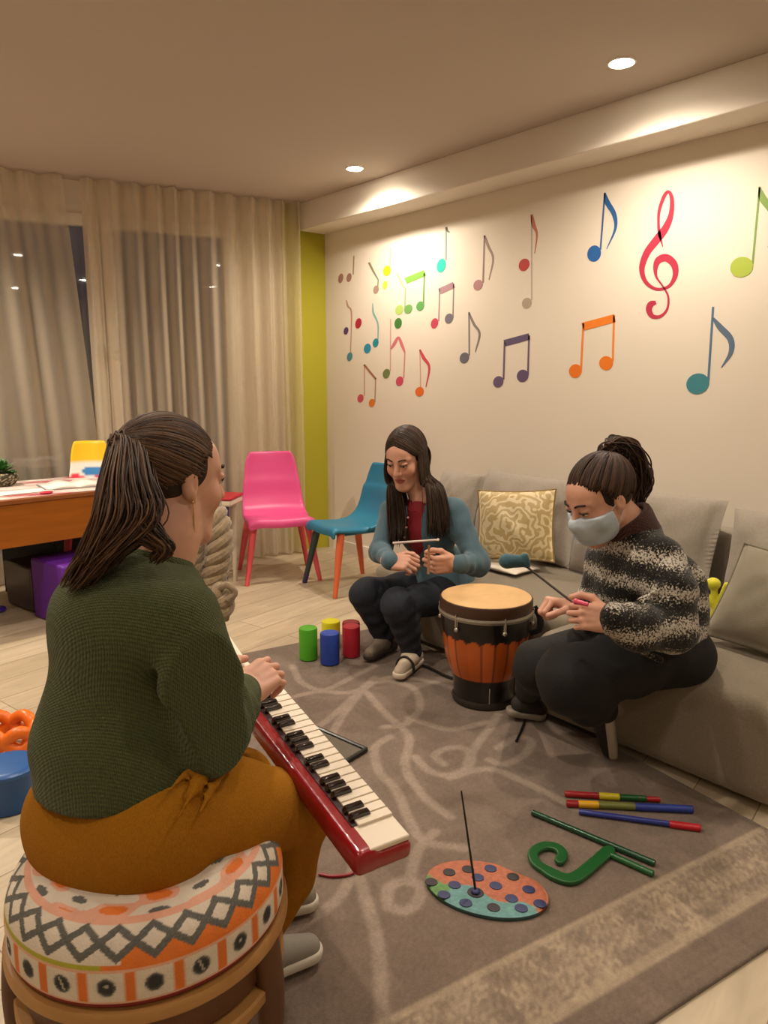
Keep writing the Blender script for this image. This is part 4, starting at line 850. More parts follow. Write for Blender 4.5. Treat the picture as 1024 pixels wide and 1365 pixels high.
def fold(F_, a, b, n, amp, R, seed=0, tw=.35):
    a = np.asarray(a, float); b = np.asarray(b, float); ab = b-a; L2 = float(ab@ab); ux = nrm(np.cross(ab, [0, 0, 1])); uy = nrm(np.cross(ab, ux)); sl = F_._sl(np.minimum(a, b)-R, np.maximum(a, b)+R); X, Y, Z = F_._pts(sl)
    if X.size == 0: return
    X = X-a[0]; Y = Y-a[1]; Z = Z-a[2]; t = (X*ab[0]+Y*ab[1]+Z*ab[2])/L2; x = X*ux[0]+Y*ux[1]+Z*ux[2]; y = X*uy[0]+Y*uy[1]+Z*uy[2]; r = np.sqrt(x*x+y*y); th = np.arctan2(y, x)
    m = np.clip(1-(r/R)**4, 0, 1)*np.clip((r-.025)/.035, 0, 1)*np.clip(t*5+.6, 0, 1)*np.clip((1-t)*5+.6, 0, 1)
    w = np.sin(2*PI*n*t+tw*4*np.sin(th+seed)+.9*np.sin(2*th+seed*1.7)); w = np.sign(w)*np.abs(w)**.8*(.6+.4*np.sin(th*3+seed+t*7))
    F_.d[sl] += (amp*w*m).astype(np.float32)
def hair_mat(name, a, b_):
    def fn(nt, N, L, b):
        at_ = N.new('ShaderNodeAttribute'); at_.attribute_name = 'Col'; L.new(at_.outputs['Color'], b.inputs['Base Color']); b.inputs['Roughness'].default_value = .55; b.inputs['Specular IOR Level'].default_value = .3
        tc = N.new('ShaderNodeTexCoord'); n = N.new('ShaderNodeTexNoise'); n.inputs['Scale'].default_value = 300; L.new(tc.outputs['Object'], n.inputs[0]); bp = N.new('ShaderNodeBump'); bp.inputs['Strength'].default_value = .3; bp.inputs['Distance'].default_value = .001; L.new(n.outputs[0], bp.inputs['Height']); L.new(bp.outputs[0], b.inputs['Normal'])
    return setmat(name, fn)
m_hair = hair_mat('hair', None, None)
class Hair:
    def __init__(s, dark, light, seed=1): s.mb = MB(); s.a = np.array(lin(dark)[:3]); s.b = np.array(lin(light)[:3]); s.r = np.random.default_rng(seed)
    def strand(s, pts, r0, r1=None, n=5, seg=5, tone=None, taper=.4):
        P = crom(pts, n); m = len(P); r1 = r0 if r1 is None else r1; t = s.r.random()**1.6 if tone is None else tone
        rad = [(r0+(r1-r0)*i/(m-1))*(1 if i < m*.8 else 1-(1-taper)*((i-m*.8)/(m*.2))) for i in range(m)]
        s.mb.tube(P, rad, seg, col=s.a+(s.b-s.a)*t)
    def build(s, name, root): return s.mb.build(name, m_hair, root, colors=True, ang=180)
def scalp_cap(root, c, A, s, rx, cutz, name='hair_cap', col='#2b1b12', extra=None):
    F_ = SDF(c-.17*s, c+.17*s, .004); F_.ell(c+A@(np.array([0, -.020, .030])*s), np.array(rx)*s, A, 0)
    if extra: extra(F_)
    for p, n in cutz: F_.cut(c+A@(np.array(p)*s), A@np.array(n), .01)
    V, Q = F_.mesh(1); cc = np.tile(lin(col)[:3], (len(V), 1)); return mesh(name, V, Q, m_hair, root, col=cc)
def scalp_strand(c, A, s, d0, d1, lift=1.0, rx=(.079, .101, .095), n=6, cen=(0, -.020, .030)):
    out = []; a = nrm(d0); b = nrm(d1); om = math.acos(np.clip(a@b, -1, 1))
    for i in range(n+1):
        t = i/n; v = (math.sin((1-t)*om)*a+math.sin(t*om)*b)/math.sin(om) if om > 1e-3 else a
        out.append(c+A@((np.array(cen)+v*np.array(rx)*lift)*s))
    return out
# knit materials
def knit(name, c1, c2, scale, band=None, dirv=(0, 0, 1), bumpd=.004):
    def fn(nt, N, L, b):
        tc = N.new('ShaderNodeTexCoord'); w = N.new('ShaderNodeTexWave'); w.inputs['Scale'].default_value = scale; w.inputs['Distortion'].default_value = 1.6; w.inputs['Detail'].default_value = 2; w.inputs['Detail Scale'].default_value = 3; w.bands_direction = 'DIAGONAL'
        L.new(tc.outputs['Object'], w.inputs[0]); w2 = N.new('ShaderNodeTexWave'); w2.inputs['Scale'].default_value = scale*1.3; w2.bands_direction = 'X'; w2.inputs['Distortion'].default_value = 1.5; L.new(tc.outputs['Object'], w2.inputs[0])
        ad = N.new('ShaderNodeMath'); ad.operation = 'ADD'; nz = N.new('ShaderNodeTexNoise'); nz.inputs['Scale'].default_value = scale*3; nz.inputs['Detail'].default_value = 3; L.new(tc.outputs['Object'], nz.inputs[0]); mm = N.new('ShaderNodeMath'); mm.operation = 'MULTIPLY'; mm.inputs[1].default_value = .45; L.new(w2.outputs['Fac'], mm.inputs[0]); m3 = N.new('ShaderNodeMath'); m3.operation = 'MULTIPLY_ADD'; m3.inputs[1].default_value = .5; L.new(w.outputs['Fac'], m3.inputs[0]); L.new(nz.outputs[0], m3.inputs[2]); L.new(m3.outputs[0], ad.inputs[0]); L.new(mm.outputs[0], ad.inputs[1])
        mr = N.new('ShaderNodeMapRange'); mr.inputs[1].default_value = .2; mr.inputs[2].default_value = 1.7; L.new(ad.outputs[0], mr.inputs[0])
        mx = N.new('ShaderNodeMix'); mx.data_type = 'RGBA'; mx.inputs['A'].default_value = lin(c1); mx.inputs['B'].default_value = lin(c2); L.new(mr.outputs[0], mx.inputs['Factor']); L.new(mx.outputs['Result'], b.inputs['Base Color'])
        bp = N.new('ShaderNodeBump'); bp.inputs['Strength'].default_value = .7; bp.inputs['Distance'].default_value = bumpd; L.new(ad.outputs[0], bp.inputs['Height']); L.new(bp.outputs[0], b.inputs['Normal']); b.inputs['Roughness'].default_value = .95; b.inputs['Sheen Weight'].default_value = .12; b.inputs['Specular IOR Level'].default_value = .15
    return setmat(name, fn)
m_greenknit = knit('green_knit', '#333a1e', '#59613a', 80)
def tweed(nt, N, L, b):
    tc = N.new('ShaderNodeTexCoord'); n = N.new('ShaderNodeTexNoise'); n.inputs['Scale'].default_value = 170; n.inputs['Detail'].default_value = 3; L.new(tc.outputs['Object'], n.inputs[0])
    w = N.new('ShaderNodeTexWave'); w.bands_direction = 'Z'; w.inputs['Scale'].default_value = 3.4; w.inputs['Distortion'].default_value = 2.2; w.inputs['Detail'].default_value = 2; w.inputs['Detail Scale'].default_value = 1.5; L.new(tc.outputs['Object'], w.inputs[0])
    a = N.new('ShaderNodeMath'); a.operation = 'MULTIPLY_ADD'; a.inputs[1].default_value = .26; L.new(w.outputs['Fac'], a.inputs[0]); L.new(n.outputs[0], a.inputs[2])
    cr = N.new('ShaderNodeValToRGB'); e = cr.color_ramp.elements; e[0].position = .60; e[1].position = .76; e[0].color = lin('#161512'); e[1].color = lin('#bdb6a8'); x = e.new(.68); x.color = lin('#5d564a'); L.new(a.outputs[0], cr.inputs[0]); L.new(cr.outputs[0], b.inputs['Base Color'])
    bp = N.new('ShaderNodeBump'); bp.inputs['Strength'].default_value = .8; bp.inputs['Distance'].default_value = .005; L.new(n.outputs[0], bp.inputs['Height']); L.new(bp.outputs[0], b.inputs['Normal']); b.inputs['Roughness'].default_value = .95; b.inputs['Sheen Weight'].default_value = .2; b.inputs['Specular IOR Level'].default_value = .15
m_tweed = setmat('tweed_knit', tweed)
m_collar = knit('burgundy_knit', '#2c1a18', '#5d4038', 60)

# ================================================================== woman in green
def woman_green():
    root = thing('person', 'person in dark green knit sweater and ochre trousers seated on the pouf, back turned', 'person', at(190, 1240, 1.32)*np.array([1, 1, 0])+np.array([0, 0, .46]))
    hc = at(229, 640, 1.36); A = frame(head_dir(44, -8), [0, 0, 1]); s = .93
    neck_b = at(208, 770, 1.33)
    hV, hQ, hcol = head_mesh(hc, A, s, [(at(222, 715, 1.34), .052), (neck_b, .065)])
    P = {k: at(*v) for k, v in dict(ch=(180, 860, 1.31), wa=(166, 990, 1.31), shl=(140, 800, 1.43), shr=(240, 832, 1.22), elr=(278, 975, 1.25), wrr=(320, 925, 1.46), ell=(215, 950, 1.62), wrl=(305, 925, 1.80), hl=(125, 1085, 1.39), hr=(205, 1095, 1.26), kr=(393, 1078, 1.52), kl=(322, 1040, 1.76), anr=(338, 1262, 1.60), anl=(352, 1198, 1.80)).items()}
    # hands
    hd = nrm(at(366, 884, 1.54)-P['wrr']); rh = hand(P['wrr']+hd*.010, hd*.9+np.array([0, 0, -.1]), nrm(np.array([0, 0, 1])*.8+RT*.45-FW*.2), .98, curl=(42, 46, 50, 54), thumb=(38, 22), side=-1, h=.0022)
    ld = nrm(FW*.3+RT*.9); lh = hand(P['wrl'], ld, np.array([0, 0, 1]), .9, curl=45, side=1, h=.003)
    core = limb_mesh([[(neck_b, .05), (P['ch'], .11), (P['wa'], .11), ((P['hl']+P['hr'])/2, .10)], [(P['hr'], .085), (P['kr'], .05), (P['anr'], .035)], [(P['hl'], .085), (P['kl'], .05), (P['anl'], .035)], [(P['shr'], .03), (P['elr'], .024), (P['wrr'], .022)], [(P['shl'], .03), (P['ell'], .024), (P['wrl'], .022)]])
    body([(hV, hQ), rh[:2], lh[:2], core], root, [hcol, None, None, None]); eyes(hc, A, s, root)
    # sweater
    F_ = field_for([P['ch'], P['wa'], P['wrl'], P['wrr'], neck_b, at(60, 1090, 1.3)], .2, .0065)
    F_.ell(at(176, 860, 1.32), (.165, .135, .17), frame(head_dir(50), [0, 0, 1]), 0).ell(at(166, 1000, 1.31), (.175, .15, .16), frame(head_dir(50), [0, 0, 1]), .06).ell(at(150, 1075, 1.32), (.175, .15, .07), frame(head_dir(50), [0, 0, 1]), .05)
    F_.cap(P['shl'], P['shr'], .068, .068, .06).cap(at(208, 800, 1.33), at(212, 752, 1.33), .085, .060, .05).ell(at(160, 830, 1.25), (.12, .09, .09), frame(head_dir(50), [0, 0, 1]), .06)
    F_.chain([P['shr'], at(262, 905, 1.20), P['elr'], at(300, 958, 1.33), P['wrr']], [.068, .072, .067, .056, .040], .014)
    F_.chain([P['shl'], P['ell'], P['wrl']], [.062, .055, .036], .04)
    for a, b, r in (((292, 905, 1.27), (328, 962, 1.31), .012), ((303, 900, 1.33), (340, 945, 1.36), .010), ((280, 1020, 1.24), (310, 975, 1.27), .013), ((250, 870, 1.20), (240, 960, 1.19), .012)): F_.cap(at(*a), at(*b), r, r, .03)
    F_.disp(wrinkle(.0035, 22, 1)); fold(F_, P['elr'], P['wrr'], 4.2, .0065, .085, 1); fold(F_, P['shr'], P['elr'], 2.2, .004, .10, 3, .6)
    F_.cap(at(212, 900, 1.17), at(238, 1010, 1.18), .010, .010, .03, True)
    F_.cut(at(212, 742, 1.33), nrm(np.array([0, 0, 1])+.35*head_dir(50)), .008); F_.cut(at(160, 1100, 1.14), nrm(np.array([0, 0, -1.])+.12*RT), .012)
    n_ = nrm(hd); F_.cut(P['wrr']+hd*.006, n_, 0) if False else None
    V, Q = F_.mesh(2); sw = mesh('sweater', V, Q, m_greenknit, root)
    F_ = field_for([neck_b], .14, .004); F_.cap(at(210, 752, 1.33), at(213, 738, 1.335), .066, .060, .01); F_.cut(at(213, 733, 1.335), nrm(np.array([0, 0, 1])+.3*head_dir(50)), .006); V, Q = F_.mesh(1); mesh('collar', V, Q, m_greenknit, sw)
    F_ = field_for([P['wrr']], .1, .0035); F_.cap(P['wrr']-hd*.030, P['wrr']+hd*.004, .046, .041, 0); F_.cut(P['wrr']+hd*.014, hd, .006); V, Q = F_.mesh(1); mesh('cuff', V, Q, m_greenknit, sw)
    # trousers
    m_och = mat('ochre_cotton', '#9c6719', .95, var=.14, vscale=420, bump=.5, bscale=480, spec=.1, stretch=(1, 1, .5))
    F_ = field_for([P['hl'], P['hr'], P['kr'], P['kl'], P['anr'], P['anl']], .2, .007)
    F_.ell(at(160, 1090, 1.33), (.185, .155, .115), frame(head_dir(50), [0, 0, 1]), 0).cap(P['hl'], P['hr'], .11, .115, .05)
    F_.chain([P['hr'], at(300, 1085, 1.36), P['kr']], [.112, .098, .076], .03).chain([P['kr'], at(378, 1165, 1.56), P['anr']], [.074, .062, .047], .025)
    F_.chain([P['hl'], P['kl']], [.105, .072], .03).chain([P['kl'], P['anl']], [.070, .045], .02)
    for a, b, r in (((290, 1000, 1.265), (236, 1092, 1.140), .010), ((312, 1005, 1.285), (258, 1100, 1.150), .008), ((275, 1000, 1.25), (205, 1075, 1.13), .007)): F_.cap(at(*a), at(*b), r, r*.4, .022)
    fold(F_, P['hr'], P['kr'], 3.2, .005, .15, 5, .6); fold(F_, P['hl']+(P['hr']-P['hl'])*.3, P['hr']+(P['kr']-P['hr'])*.45, 3, .003, .17, 1, .4); fold(F_, P['kr'], P['anr'], 3, .003, .09, 4)
    V, Q = F_.mesh(2); tr = mesh('trousers', V, Q, m_och, root)
    m_sn = mat('grey_sneaker', '#8b877c', .7, bump=.2, bscale=200); m_so = mat('pale_sole', '#d5cfc0', .6)
    a1 = P['anr']; a1 = np.array([a1[0], a1[1], .028]); shoe(root, a1-head_dir(60)*.0, a1+head_dir(62)*.155, .01, m_sn, m_so)
    a2 = P['anl']; a2 = np.array([a2[0], a2[1], .028]); shoe(root, a2, a2+head_dir(75)*.13, .01, mat('beige_shoe', '#8a8070', .6), m_so)
    # hair: scalp strands gathered into a high ponytail
    hm = Hair('#2a1a10', '#6d4e34', 3); tie = np.array([-.0, -.93, .40]); tieL = [0, -.94, .36]
    scalp_cap(root, hc, A, s, (.080, .104, .097), [((0, .058, -.02), (0, .94, -.34)), ((0, .02, -.055), (0, .1, -1)), ((0, .055, .035), (0, .9, -.2))])
    for k in range(900):
        u = hm.r.random(); 
        if u < .55:
            t = hm.r.uniform(-1, 1); v0 = np.array([math.sin(t*1.45)*.95, math.cos(t*1.45)*.80+.05, .62-.62*abs(t)**1.6])
        elif u < .85: sgn = hm.r.choice([-1, 1]); t = hm.r.random(); v0 = np.array([sgn*.95, .42-1.0*t, -.02-.42*t])
        else: t = hm.r.uniform(-1, 1); v0 = np.array([.6*t, -.75, -.68-.06*abs(t)])
        v0 = v0+hm.r.normal(0, .05, 3); v1 = np.array(tieL)+hm.r.normal(0, .05, 3)
        hm.strand(scalp_strand(hc, A, s, v0, v1, 1.03+hm.r.random()*.035, n=7), .0021, .0019, 3)
    # bulge top
    tp = hc+A@(np.array([0, -.122, .062])*s)
    g = [tp, at(165, 600, 1.30), at(140, 655, 1.25), at(130, 700, 1.22), at(108, 745, 1.21)]; g = [tp+A@np.array([0, -.004, 0])*1]+[at(167, 588, 1.29), at(158, 640, 1.225), at(150, 690, 1.19), at(130, 745, 1.185), at(106, 775, 1.20)]
    g2 = [tp, at(176, 588, 1.28), at(192, 640, 1.225), at(206, 690, 1.195), at(218, 728, 1.19), at(208, 745, 1.19)]
    for k in range(1250):
        q = hm.r.random(); gg = g if q < .62 else g2; off = hm.r.normal(0, 1, 3); off = off/np.linalg.norm(off)*hm.r.random()**.5; ln = hm.r.uniform(.78, 1.0)
        rad = [.010, .030, .038, .042, .040, .032] if gg is g else [.010, .022, .028, .028, .018, .012]
        mix = hm.r.random()*.75; pts = []
        ph = hm.r.uniform(0, 6)
        for i in range(len(gg)):
            base = g[i]*(1-mix)+g2[i]*mix if i < 4 else (g[i] if gg is g else g2[i]); base = base if i >= 4 else (g[i]*(1-mix)+g2[i]*mix)
            pts.append(base+off*rad[i]*np.array([1, 1, .5])+VU*.004*math.sin(ph+i*2))
        m_ = max(4, int(round(ln*len(pts)))); hm.strand(pts[:m_], .0017, .0014, 5, 4)
    hm.build('hair', root)
    mb = MB(); mb.lathe(tp+A@np.array([0, .006, 0]), [(.012, -.008), (.019, -.006), (.019, .006), (.012, .008)], 20, ax=frame([0, 0, 1], A[:, 1])); mb.build('hair_tie', mat('tie', '#3a281c', .8), root)
    ear = hc+A@(np.array([.082, .0, -.034])*s); mb = MB(); mb.tube([ear, ear+np.array([0, 0, -.03]), ear+np.array([0, 0, -.068])], .0011, 6); mb.ball(ear, .003); mb.build('earring', mat('gold', '#d8b06a', .25, metal=.9), root)
    return P, rh
PG, RHG = woman_green()
# ================================================================== melodica
def melodica():
    a = at(515, 1140, 1.27); b = at(322, 900, 1.80); L_ = np.linalg.norm(b-a); y = nrm(b-a); x = nrm(np.cross(y, [0, 0, 1])); z = np.cross(x, y); A = np.stack([x, y, z], 1); W = .112; Tk = .034
    # tilt a little towards the player
    root = thing('melodica', 'red and white keyboard melodica lying across the knees of the woman in green', 'keyboard instrument', a)
    F_ = SDF(a-.25, b+.25, .004) if False else SDF(np.minimum(a, b)-.12, np.maximum(a, b)+.12, .004)
    F_.box((a+b)/2+z*-.012, (W/2, L_/2, Tk/2), A, .010, 0); F_.box((a+b)/2-x*(W/2-.022)+z*-.004, (.020, L_/2-.004, .020), A, .010, .01)
    V, Q = F_.mesh(1); mesh('case', V, Q, mat('red_plastic', '#8d0d18', .28, coat=.4), root)
    # white panel with keys
    m_wk = mat('ivory_plastic', '#e3d6c2', .35)
    mb = MB(); mb.box((a+b)/2+x*.012+z*.010, (.082, L_-.016, .012), A); mb.build('key_bed', m_wk, root, bev=.003)
    n = 26; k0 = .062; kw = (L_-k0-.02)/n
    mb = MB(); mb.box((a+b)/2+x*-.024+y*.024+z*.0135, (.012, L_-.09, .009), A); mb.build('key_slot', mat('dark_slot', '#2a0a0c', .4), root)
    for i in range(n):
        c = a+y*(k0+kw*(i+.5))+x*.016+z*.0185; mb = MB(); mb.box(c, (.070, kw*.86, .006), A); mb.build('white_key', m_wk, root, bev=.001)
    for i in range(n):
        if i % 7 in (2, 6): continue
        c = a+y*(k0+kw*(i+1))+x*-.006+z*.025; mb = MB(); mb.box(c, (.044, kw*.55, .011), A, .8); mb.build('black_key', mat('black_key', '#1c0a0a', .15, coat=.5), root, bev=.002)
    mb = MB(); e = b+x*.02+z*.012; mb.tube([e-y*.01, e+y*.05, e+y*.16+z*.015], [.009, .0085, .007], 12, flat=1); mb.build('mouthpiece', m_wk, root)
    return a, b, A
melodica()
# ================================================================== pouf
def pouf():
    zr = .385; c = onz(203, 1207, zr); c = np.array([c[0], c[1], 0]); root = thing('pouf_stool', 'round painted pouf stool with grey zigzag pattern on a wooden base', 'stool', c)
    root.scale = (.94, .94, 1); n = 540; prof = [(.240, .392), (.244, .398), (.2455, .410), (.2455, .43), (.245, .45), (.242, .466), (.236, .480), (.226, .494), (.210, .505), (.19, .511), (.16, .514), (.11, .515), (.06, .515), (.02, .515)]
    pp = crom([np.array(p) for p in prof], 11); V = []; col = []
    W = np.array(lin('#d9cdbb')[:3]); G = np.array(lin('#5d5c55')[:3]); O = np.array(lin('#dd7426')[:3]); Rd = np.array(lin('#7d1a14')[:3]); Y = np.array(lin('#aaa72e')[:3]); DK = np.array(lin('#2c2c2c')[:3]); PK = np.array(lin('#dfa489')[:3])
    s_ = np.concatenate([[0], np.cumsum([np.linalg.norm(pp[i+1]-pp[i]) for i in range(len(pp)-1)])]); Ns = 21
    for j, (r, z) in enumerate(pp):
        s = s_[j]
        for i in range(n):
            a = 2*PI*i/n; V.append(c+np.array([r*math.cos(a), r*math.sin(a), z])); q = a/(2*PI)*Ns; fr = q % 1; sid = int(q)
            cc = W
            if s < .011: cc = Rd
            elif s < .066:
                cc = O*.95 if (fr < .10 or fr > .90) else W
                if .10 < fr < .13 or .87 < fr < .90: cc = (O+W)/2
                dx = (fr-.5)*2*PI*.24/Ns; dy = s-.039; rr = math.hypot(dx, dy)
                if rr < .0140: cc = G*.8
                if rr < .0108: cc = W*.6 if (sid % 3 == 0 and abs(dx+dy*.4) < .0018) or (sid % 3 == 1 and dx*dx+(dy-.002)**2 < .000012) else DK
                if rr > .0140 and rr < .0160: cc = W*.75
                if s < .015 or s > .062: cc = (O+W)/2
            elif s < .074: cc = Y if math.sin(a*2+1.2) > .2 else O
            elif s < .142:
                t = (s-.074)/.068; f2 = (a/(2*PI)*13) % 1; tri = abs(f2*2-1)
                d = min(abs(t-(.12+.62*tri)), abs(t-(.74-.62*tri)))
                bw = .10
                if d < bw: cc = G*(.8+.5*rng.random())
                elif t < min(.12+.62*tri, .74-.62*tri): cc = O if (math.sin(a*1.0+2.5) > .35) else W
                else: cc = W if t < .8 else PK
            else:
                k = math.sin(a*5+math.sin(s*60)*2)+.6*math.sin(a*11+s*90); cc = O if (k > .95) else (G if k < -1.25 else (PK if k > .2 else W))
                if s > .20 and k > .6: cc = Rd
            col.append(cc)
    m_ = len(pp); Fc = [(j*n+i, j*n+(i+1) % n, (j+1)*n+(i+1) % n, (j+1)*n+i) for j in range(m_-1) for i in range(n)]+[tuple((m_-1)*n+i for i in range(n)), tuple(range(n))[::-1]]
    mesh('cushion', V, Fc, mat('painted_fabric', rough=.75, vc=True, bump=.35, bscale=260, var=.06, vscale=30), root, col=col)
    w1 = mat('light_wood', '#a87a42', .45, var=.12, vscale=6); w2 = mat('brown_wood', '#5a3414', .5, var=.18, vscale=6)
    mb = MB(); mb.lathe(c, [(.20, .366), (.250, .366), (.253, .370), (.253, .382), (.249, .388), (.20, .39)], 96); mb.build('seat_ring', w1, root)
    mb = MB(); mb.lathe(c, [(.20, .30), (.224, .30), (.226, .304), (.226, .366), (.20, .366)], 96); mb.build('apron', w2, root)
    mb = MB(); mb.lathe(c, [(.21, .268), (.241, .268), (.243, .272), (.243, .288), (.239, .292), (.21, .292)], 96); mb.build('lower_ring', w1, root)
    for k in range(5):
        a = math.radians(-72*k-24+40); d = np.array([math.cos(a), math.sin(a), 0]); mb = MB(); P = crom([c+d*.226+np.array([0, 0, .366]), c+d*.238+np.array([0, 0, .27]), c+d*.232+np.array([0, 0, .15]), c+d*.205+np.array([0, 0, .005])], 5); mb.tube(P, [.030-.010*i/(len(P)-1) for i in range(len(P))], 12); mb.build('leg', w2, root)
pouf()
# ================================================================== woman in red shirt and blue cardigan
def woman_blue():
    root = thing('person', 'person with long dark hair, blue cardigan and red shirt holding a thin stick', 'person', at(600, 790, 3.6)*np.array([1, 1, 0])+np.array([0, 0, .36]))
    hc = at(541, 610, 3.42); A = frame(nrm(head_dir(207, -22)), [0, 0, 1]); s = 1.06
    Y3 = 3.42; nb = at(562, 664, 3.50)
    hV, hQ, hcol = head_mesh(hc, A, s, [(at(556, 645, 3.48), .052), (nb, .062)], ears=False)
    P = {k: at(*v) for k, v in dict(ch=(568, 705, 3.54), wa=(592, 765, 3.62), shl=(606, 682, 3.44), shr=(522, 682, 3.60), ell=(637, 752, 3.36), wrl=(606, 752, 3.21), elr=(508, 735, 3.46), wrr=(520, 748, 3.30), hl=(606, 788, 3.60), hr=(566, 783, 3.72), kl=(530, 808, 3.30), kr=(489, 792, 3.48), anl=(549, 868, 3.36), anr=(513, 855, 3.56)).items()}
    dl = nrm(-RT*.95-FW*.25); lh = hand(P['wrl'], dl, nrm(-FW*.9-np.array([0, 0, .15])), 1.12, curl=(72, 74, 76, 78), thumb=(15, 5), side=1, h=.003, thumb_close=.3)
    dr = nrm(RT*.25-FW*.2+np.array([0, 0, .05])+RT*.4); rhd = hand(P['wrr'], nrm(RT*.75-FW*.35), nrm(-FW*.7+np.array([0, 0, .6])), 1.05, curl=(60, 62, 64, 66), thumb=(25, 10), side=-1, h=.003, thumb_close=.6)
    core = limb_mesh([[(nb, .05), (P['ch'], .07), (P['wa'], .07), ((P['hl']+P['hr'])/2, .08)], [(P['hr'], .075), (P['kr'], .05), (P['anr'], .032)], [(P['hl'], .075), (P['kl'], .05), (P['anl'], .032)], [(P['shr'], .03), (P['elr'], .022), (P['wrr'], .020)], [(P['shl'], .03), (P['ell'], .022), (P['wrl'], .020)]])
    body([(hV, hQ), lh[:2], rhd[:2], core], root, [hcol, None, None, None]); eyes(hc, A, s, root)
    B = frame(head_dir(222), [0, 0, 1])
    m_red = mat('red_shirt', '#7d0f1c', .75, bump=.2, bscale=80); m_car = mat('blue_cardigan', '#46616d', .9, bump=.4, bscale=260, sheen=.2, var=.05, vscale=30)
    F_ = field_for([P['ch'], P['wa'], nb], .24, .006); F_.ell(P['ch'], (.135, .105, .14), B, 0).ell(P['wa'], (.13, .11, .13), B, .05).cap(nb+np.array([0, 0, -.045]), nb+np.array([0, 0, -.005]), .075, .055, .03); F_.cut(nb+np.array([0, 0, .010]), (0, 0, 1), .005)
    V, Q = F_.mesh(2); sh = mesh('shirt', V, Q, m_red, root)
    for q in (-1, 1):
        mb = MB(); p = nb+B@np.array([q*.028, .060, -.03]); mb.box(p, (.045, .012, .05), frame(B@np.array([q*.5, 1, .2]), [0, 0, 1])); mb.build('collar_flap', m_red, sh, bev=.004)
    mb = MB()
    for i in range(3): mb.ball(nb+B@np.array([0, .098+.012*i, -.08-.045*i]), (.006, .006, .006), 10, 6)
    mb.build('button', mat('pale_button', '#c9a09a', .4), sh)
    F_ = field_for([P['ch'], P['wa'], P['ell'], P['wrl'], P['elr'], P['wrr']], .22, .006)
    F_.ell(P['ch']-B[:, 1]*.012, (.155, .118, .15), B, 0).ell(P['wa']-B[:, 1]*.01, (.152, .125, .15), B, .05).cap(P['shl'], P['shr'], .062, .060, .05).ell(P['wa']+np.array([0, 0, -.06]), (.158, .13, .10), B, .04)
    ctr = P['ch']+B[:, 1]*.16; F_.ell(ctr+np.array([0, 0, -.02]), (.060, .10, .32), B, .01, True)
    F_.cap(nb+np.array([0, 0, -.01]), nb+np.array([0, 0, .1]), .060, .060, .01, True)
    F_.chain([P['shl'], P['ell'], P['wrl']-dl*.012], [.060, .052, .038], .025).chain([P['shr'], P['elr'], P['wrr']], [.058, .050, .042], .025)
    F_.cut(P['wa']+np.array([0, 0, -.125]), (0, 0, -1), .01); F_.disp(wrinkle(.004, 24, 5)); fold(F_, P['ell'], P['wrl'], 3.5, .006, .085, 2); fold(F_, P['shl'], P['ell'], 2.6, .005, .09, 4, .5); fold(F_, P['elr'], P['wrr'], 3, .005, .08, 6); F_.cut(P['wrl']+dl*.012, dl, 0) if False else None
    V, Q = F_.mesh(2); mesh('cardigan', V, Q, m_car, root)
    m_jn = mat('dark_jeans', '#161c27', .85, bump=.3, bscale=180)
    F_ = field_for([P['hl'], P['hr'], P['kl'], P['kr'], P['anl'], P['anr']], .2, .006)
    F_.ell((P['hl']+P['hr'])/2+np.array([0, 0, .01]), (.15, .12, .09), B, 0).chain([P['hl'], P['kl'], P['anl']], [.098, .068, .044], .03).chain([P['hr'], P['kr'], P['anr']], [.096, .070, .044], .03).cap((P['kl']+P['anl'])/2-B[:, 1]*.02, P['kl'], .060, .070, .03).cap((P['kr']+P['anr'])/2-B[:, 1]*.02, P['kr'], .060, .070, .03)
    F_.disp(wrinkle(.003, 30, 8)); fold(F_, P['kl'], P['anl'], 4, .004, .1, 2); fold(F_, P['kr'], P['anr'], 4, .004, .1, 3); fold(F_, P['hl'], P['kl'], 3, .004, .12, 5, .6)
    V, Q = F_.mesh(2); mesh('jeans', V, Q, m_jn, root)
    m_w = mat('cream_slipper', '#b9aa95', .8, bump=.3, bscale=150); m_s2 = mat('dark_sole', '#3a302a', .7)
    fl = onz(545, 880, 0); a1 = np.array([P['anl'][0], P['anl'][1], .026]); s1 = shoe(root, a1, a1+head_dir(205)*.16, 0, m_w, mat('cream_sole', '#cfc2ae', .7))
    mb = MB(); q = a1+head_dir(205)*.075; r_ = nrm(np.cross(head_dir(205), [0, 0, 1])); mb.tube(crom([q-r_*.042+np.array([0, 0, .0]), q-r_*.036+np.array([0, 0, .045]), q+np.array([0, 0, .070]), q+r_*.036+np.array([0, 0, .045]), q+r_*.042], 5), .006, 8); mb.build('shoe_strap', mat('strap', '#1b1512', .8), s1)
    a2 = np.array([P['anr'][0], P['anr'][1], .026]); shoe(root, a2, a2+head_dir(215)*.15, 0, mat('taupe_slipper', '#6f6255', .8), m_s2)
    # long straight hair
    hm = Hair('#1c120d', '#4b3827', 5); scalp_cap(root, hc, A, s, (.081, .104, .097), [((0, .060, -.02), (0, .94, -.30)), ((0, .0, -.09), (0, 0, -1))], col='#1c120d')
    for k in range(1000):
        sg = -1 if k % 2 else 1; t = hm.r.random()          # position from forehead to back of the crown
        part = nrm(np.array([.10, .78-1.5*t, .62+.35*math.sin(t*PI)])); sd = nrm(np.array([-sg*.98, .50-1.15*t if True else 0, -.05+hm.r.normal(0, .05)]))
        if t > .75: sd = nrm(np.array([-sg*(1.5-1.5*t+.25), -.9, -.1]))
        pts = scalp_strand(hc, A, s, part+hm.r.normal(0, .03, 3), sd, 1.05+hm.r.random()*.05, n=5)
        rr = hm.r.normal(0, .006, 3); k_ = hm.r.random(); yy = .055-.13*t
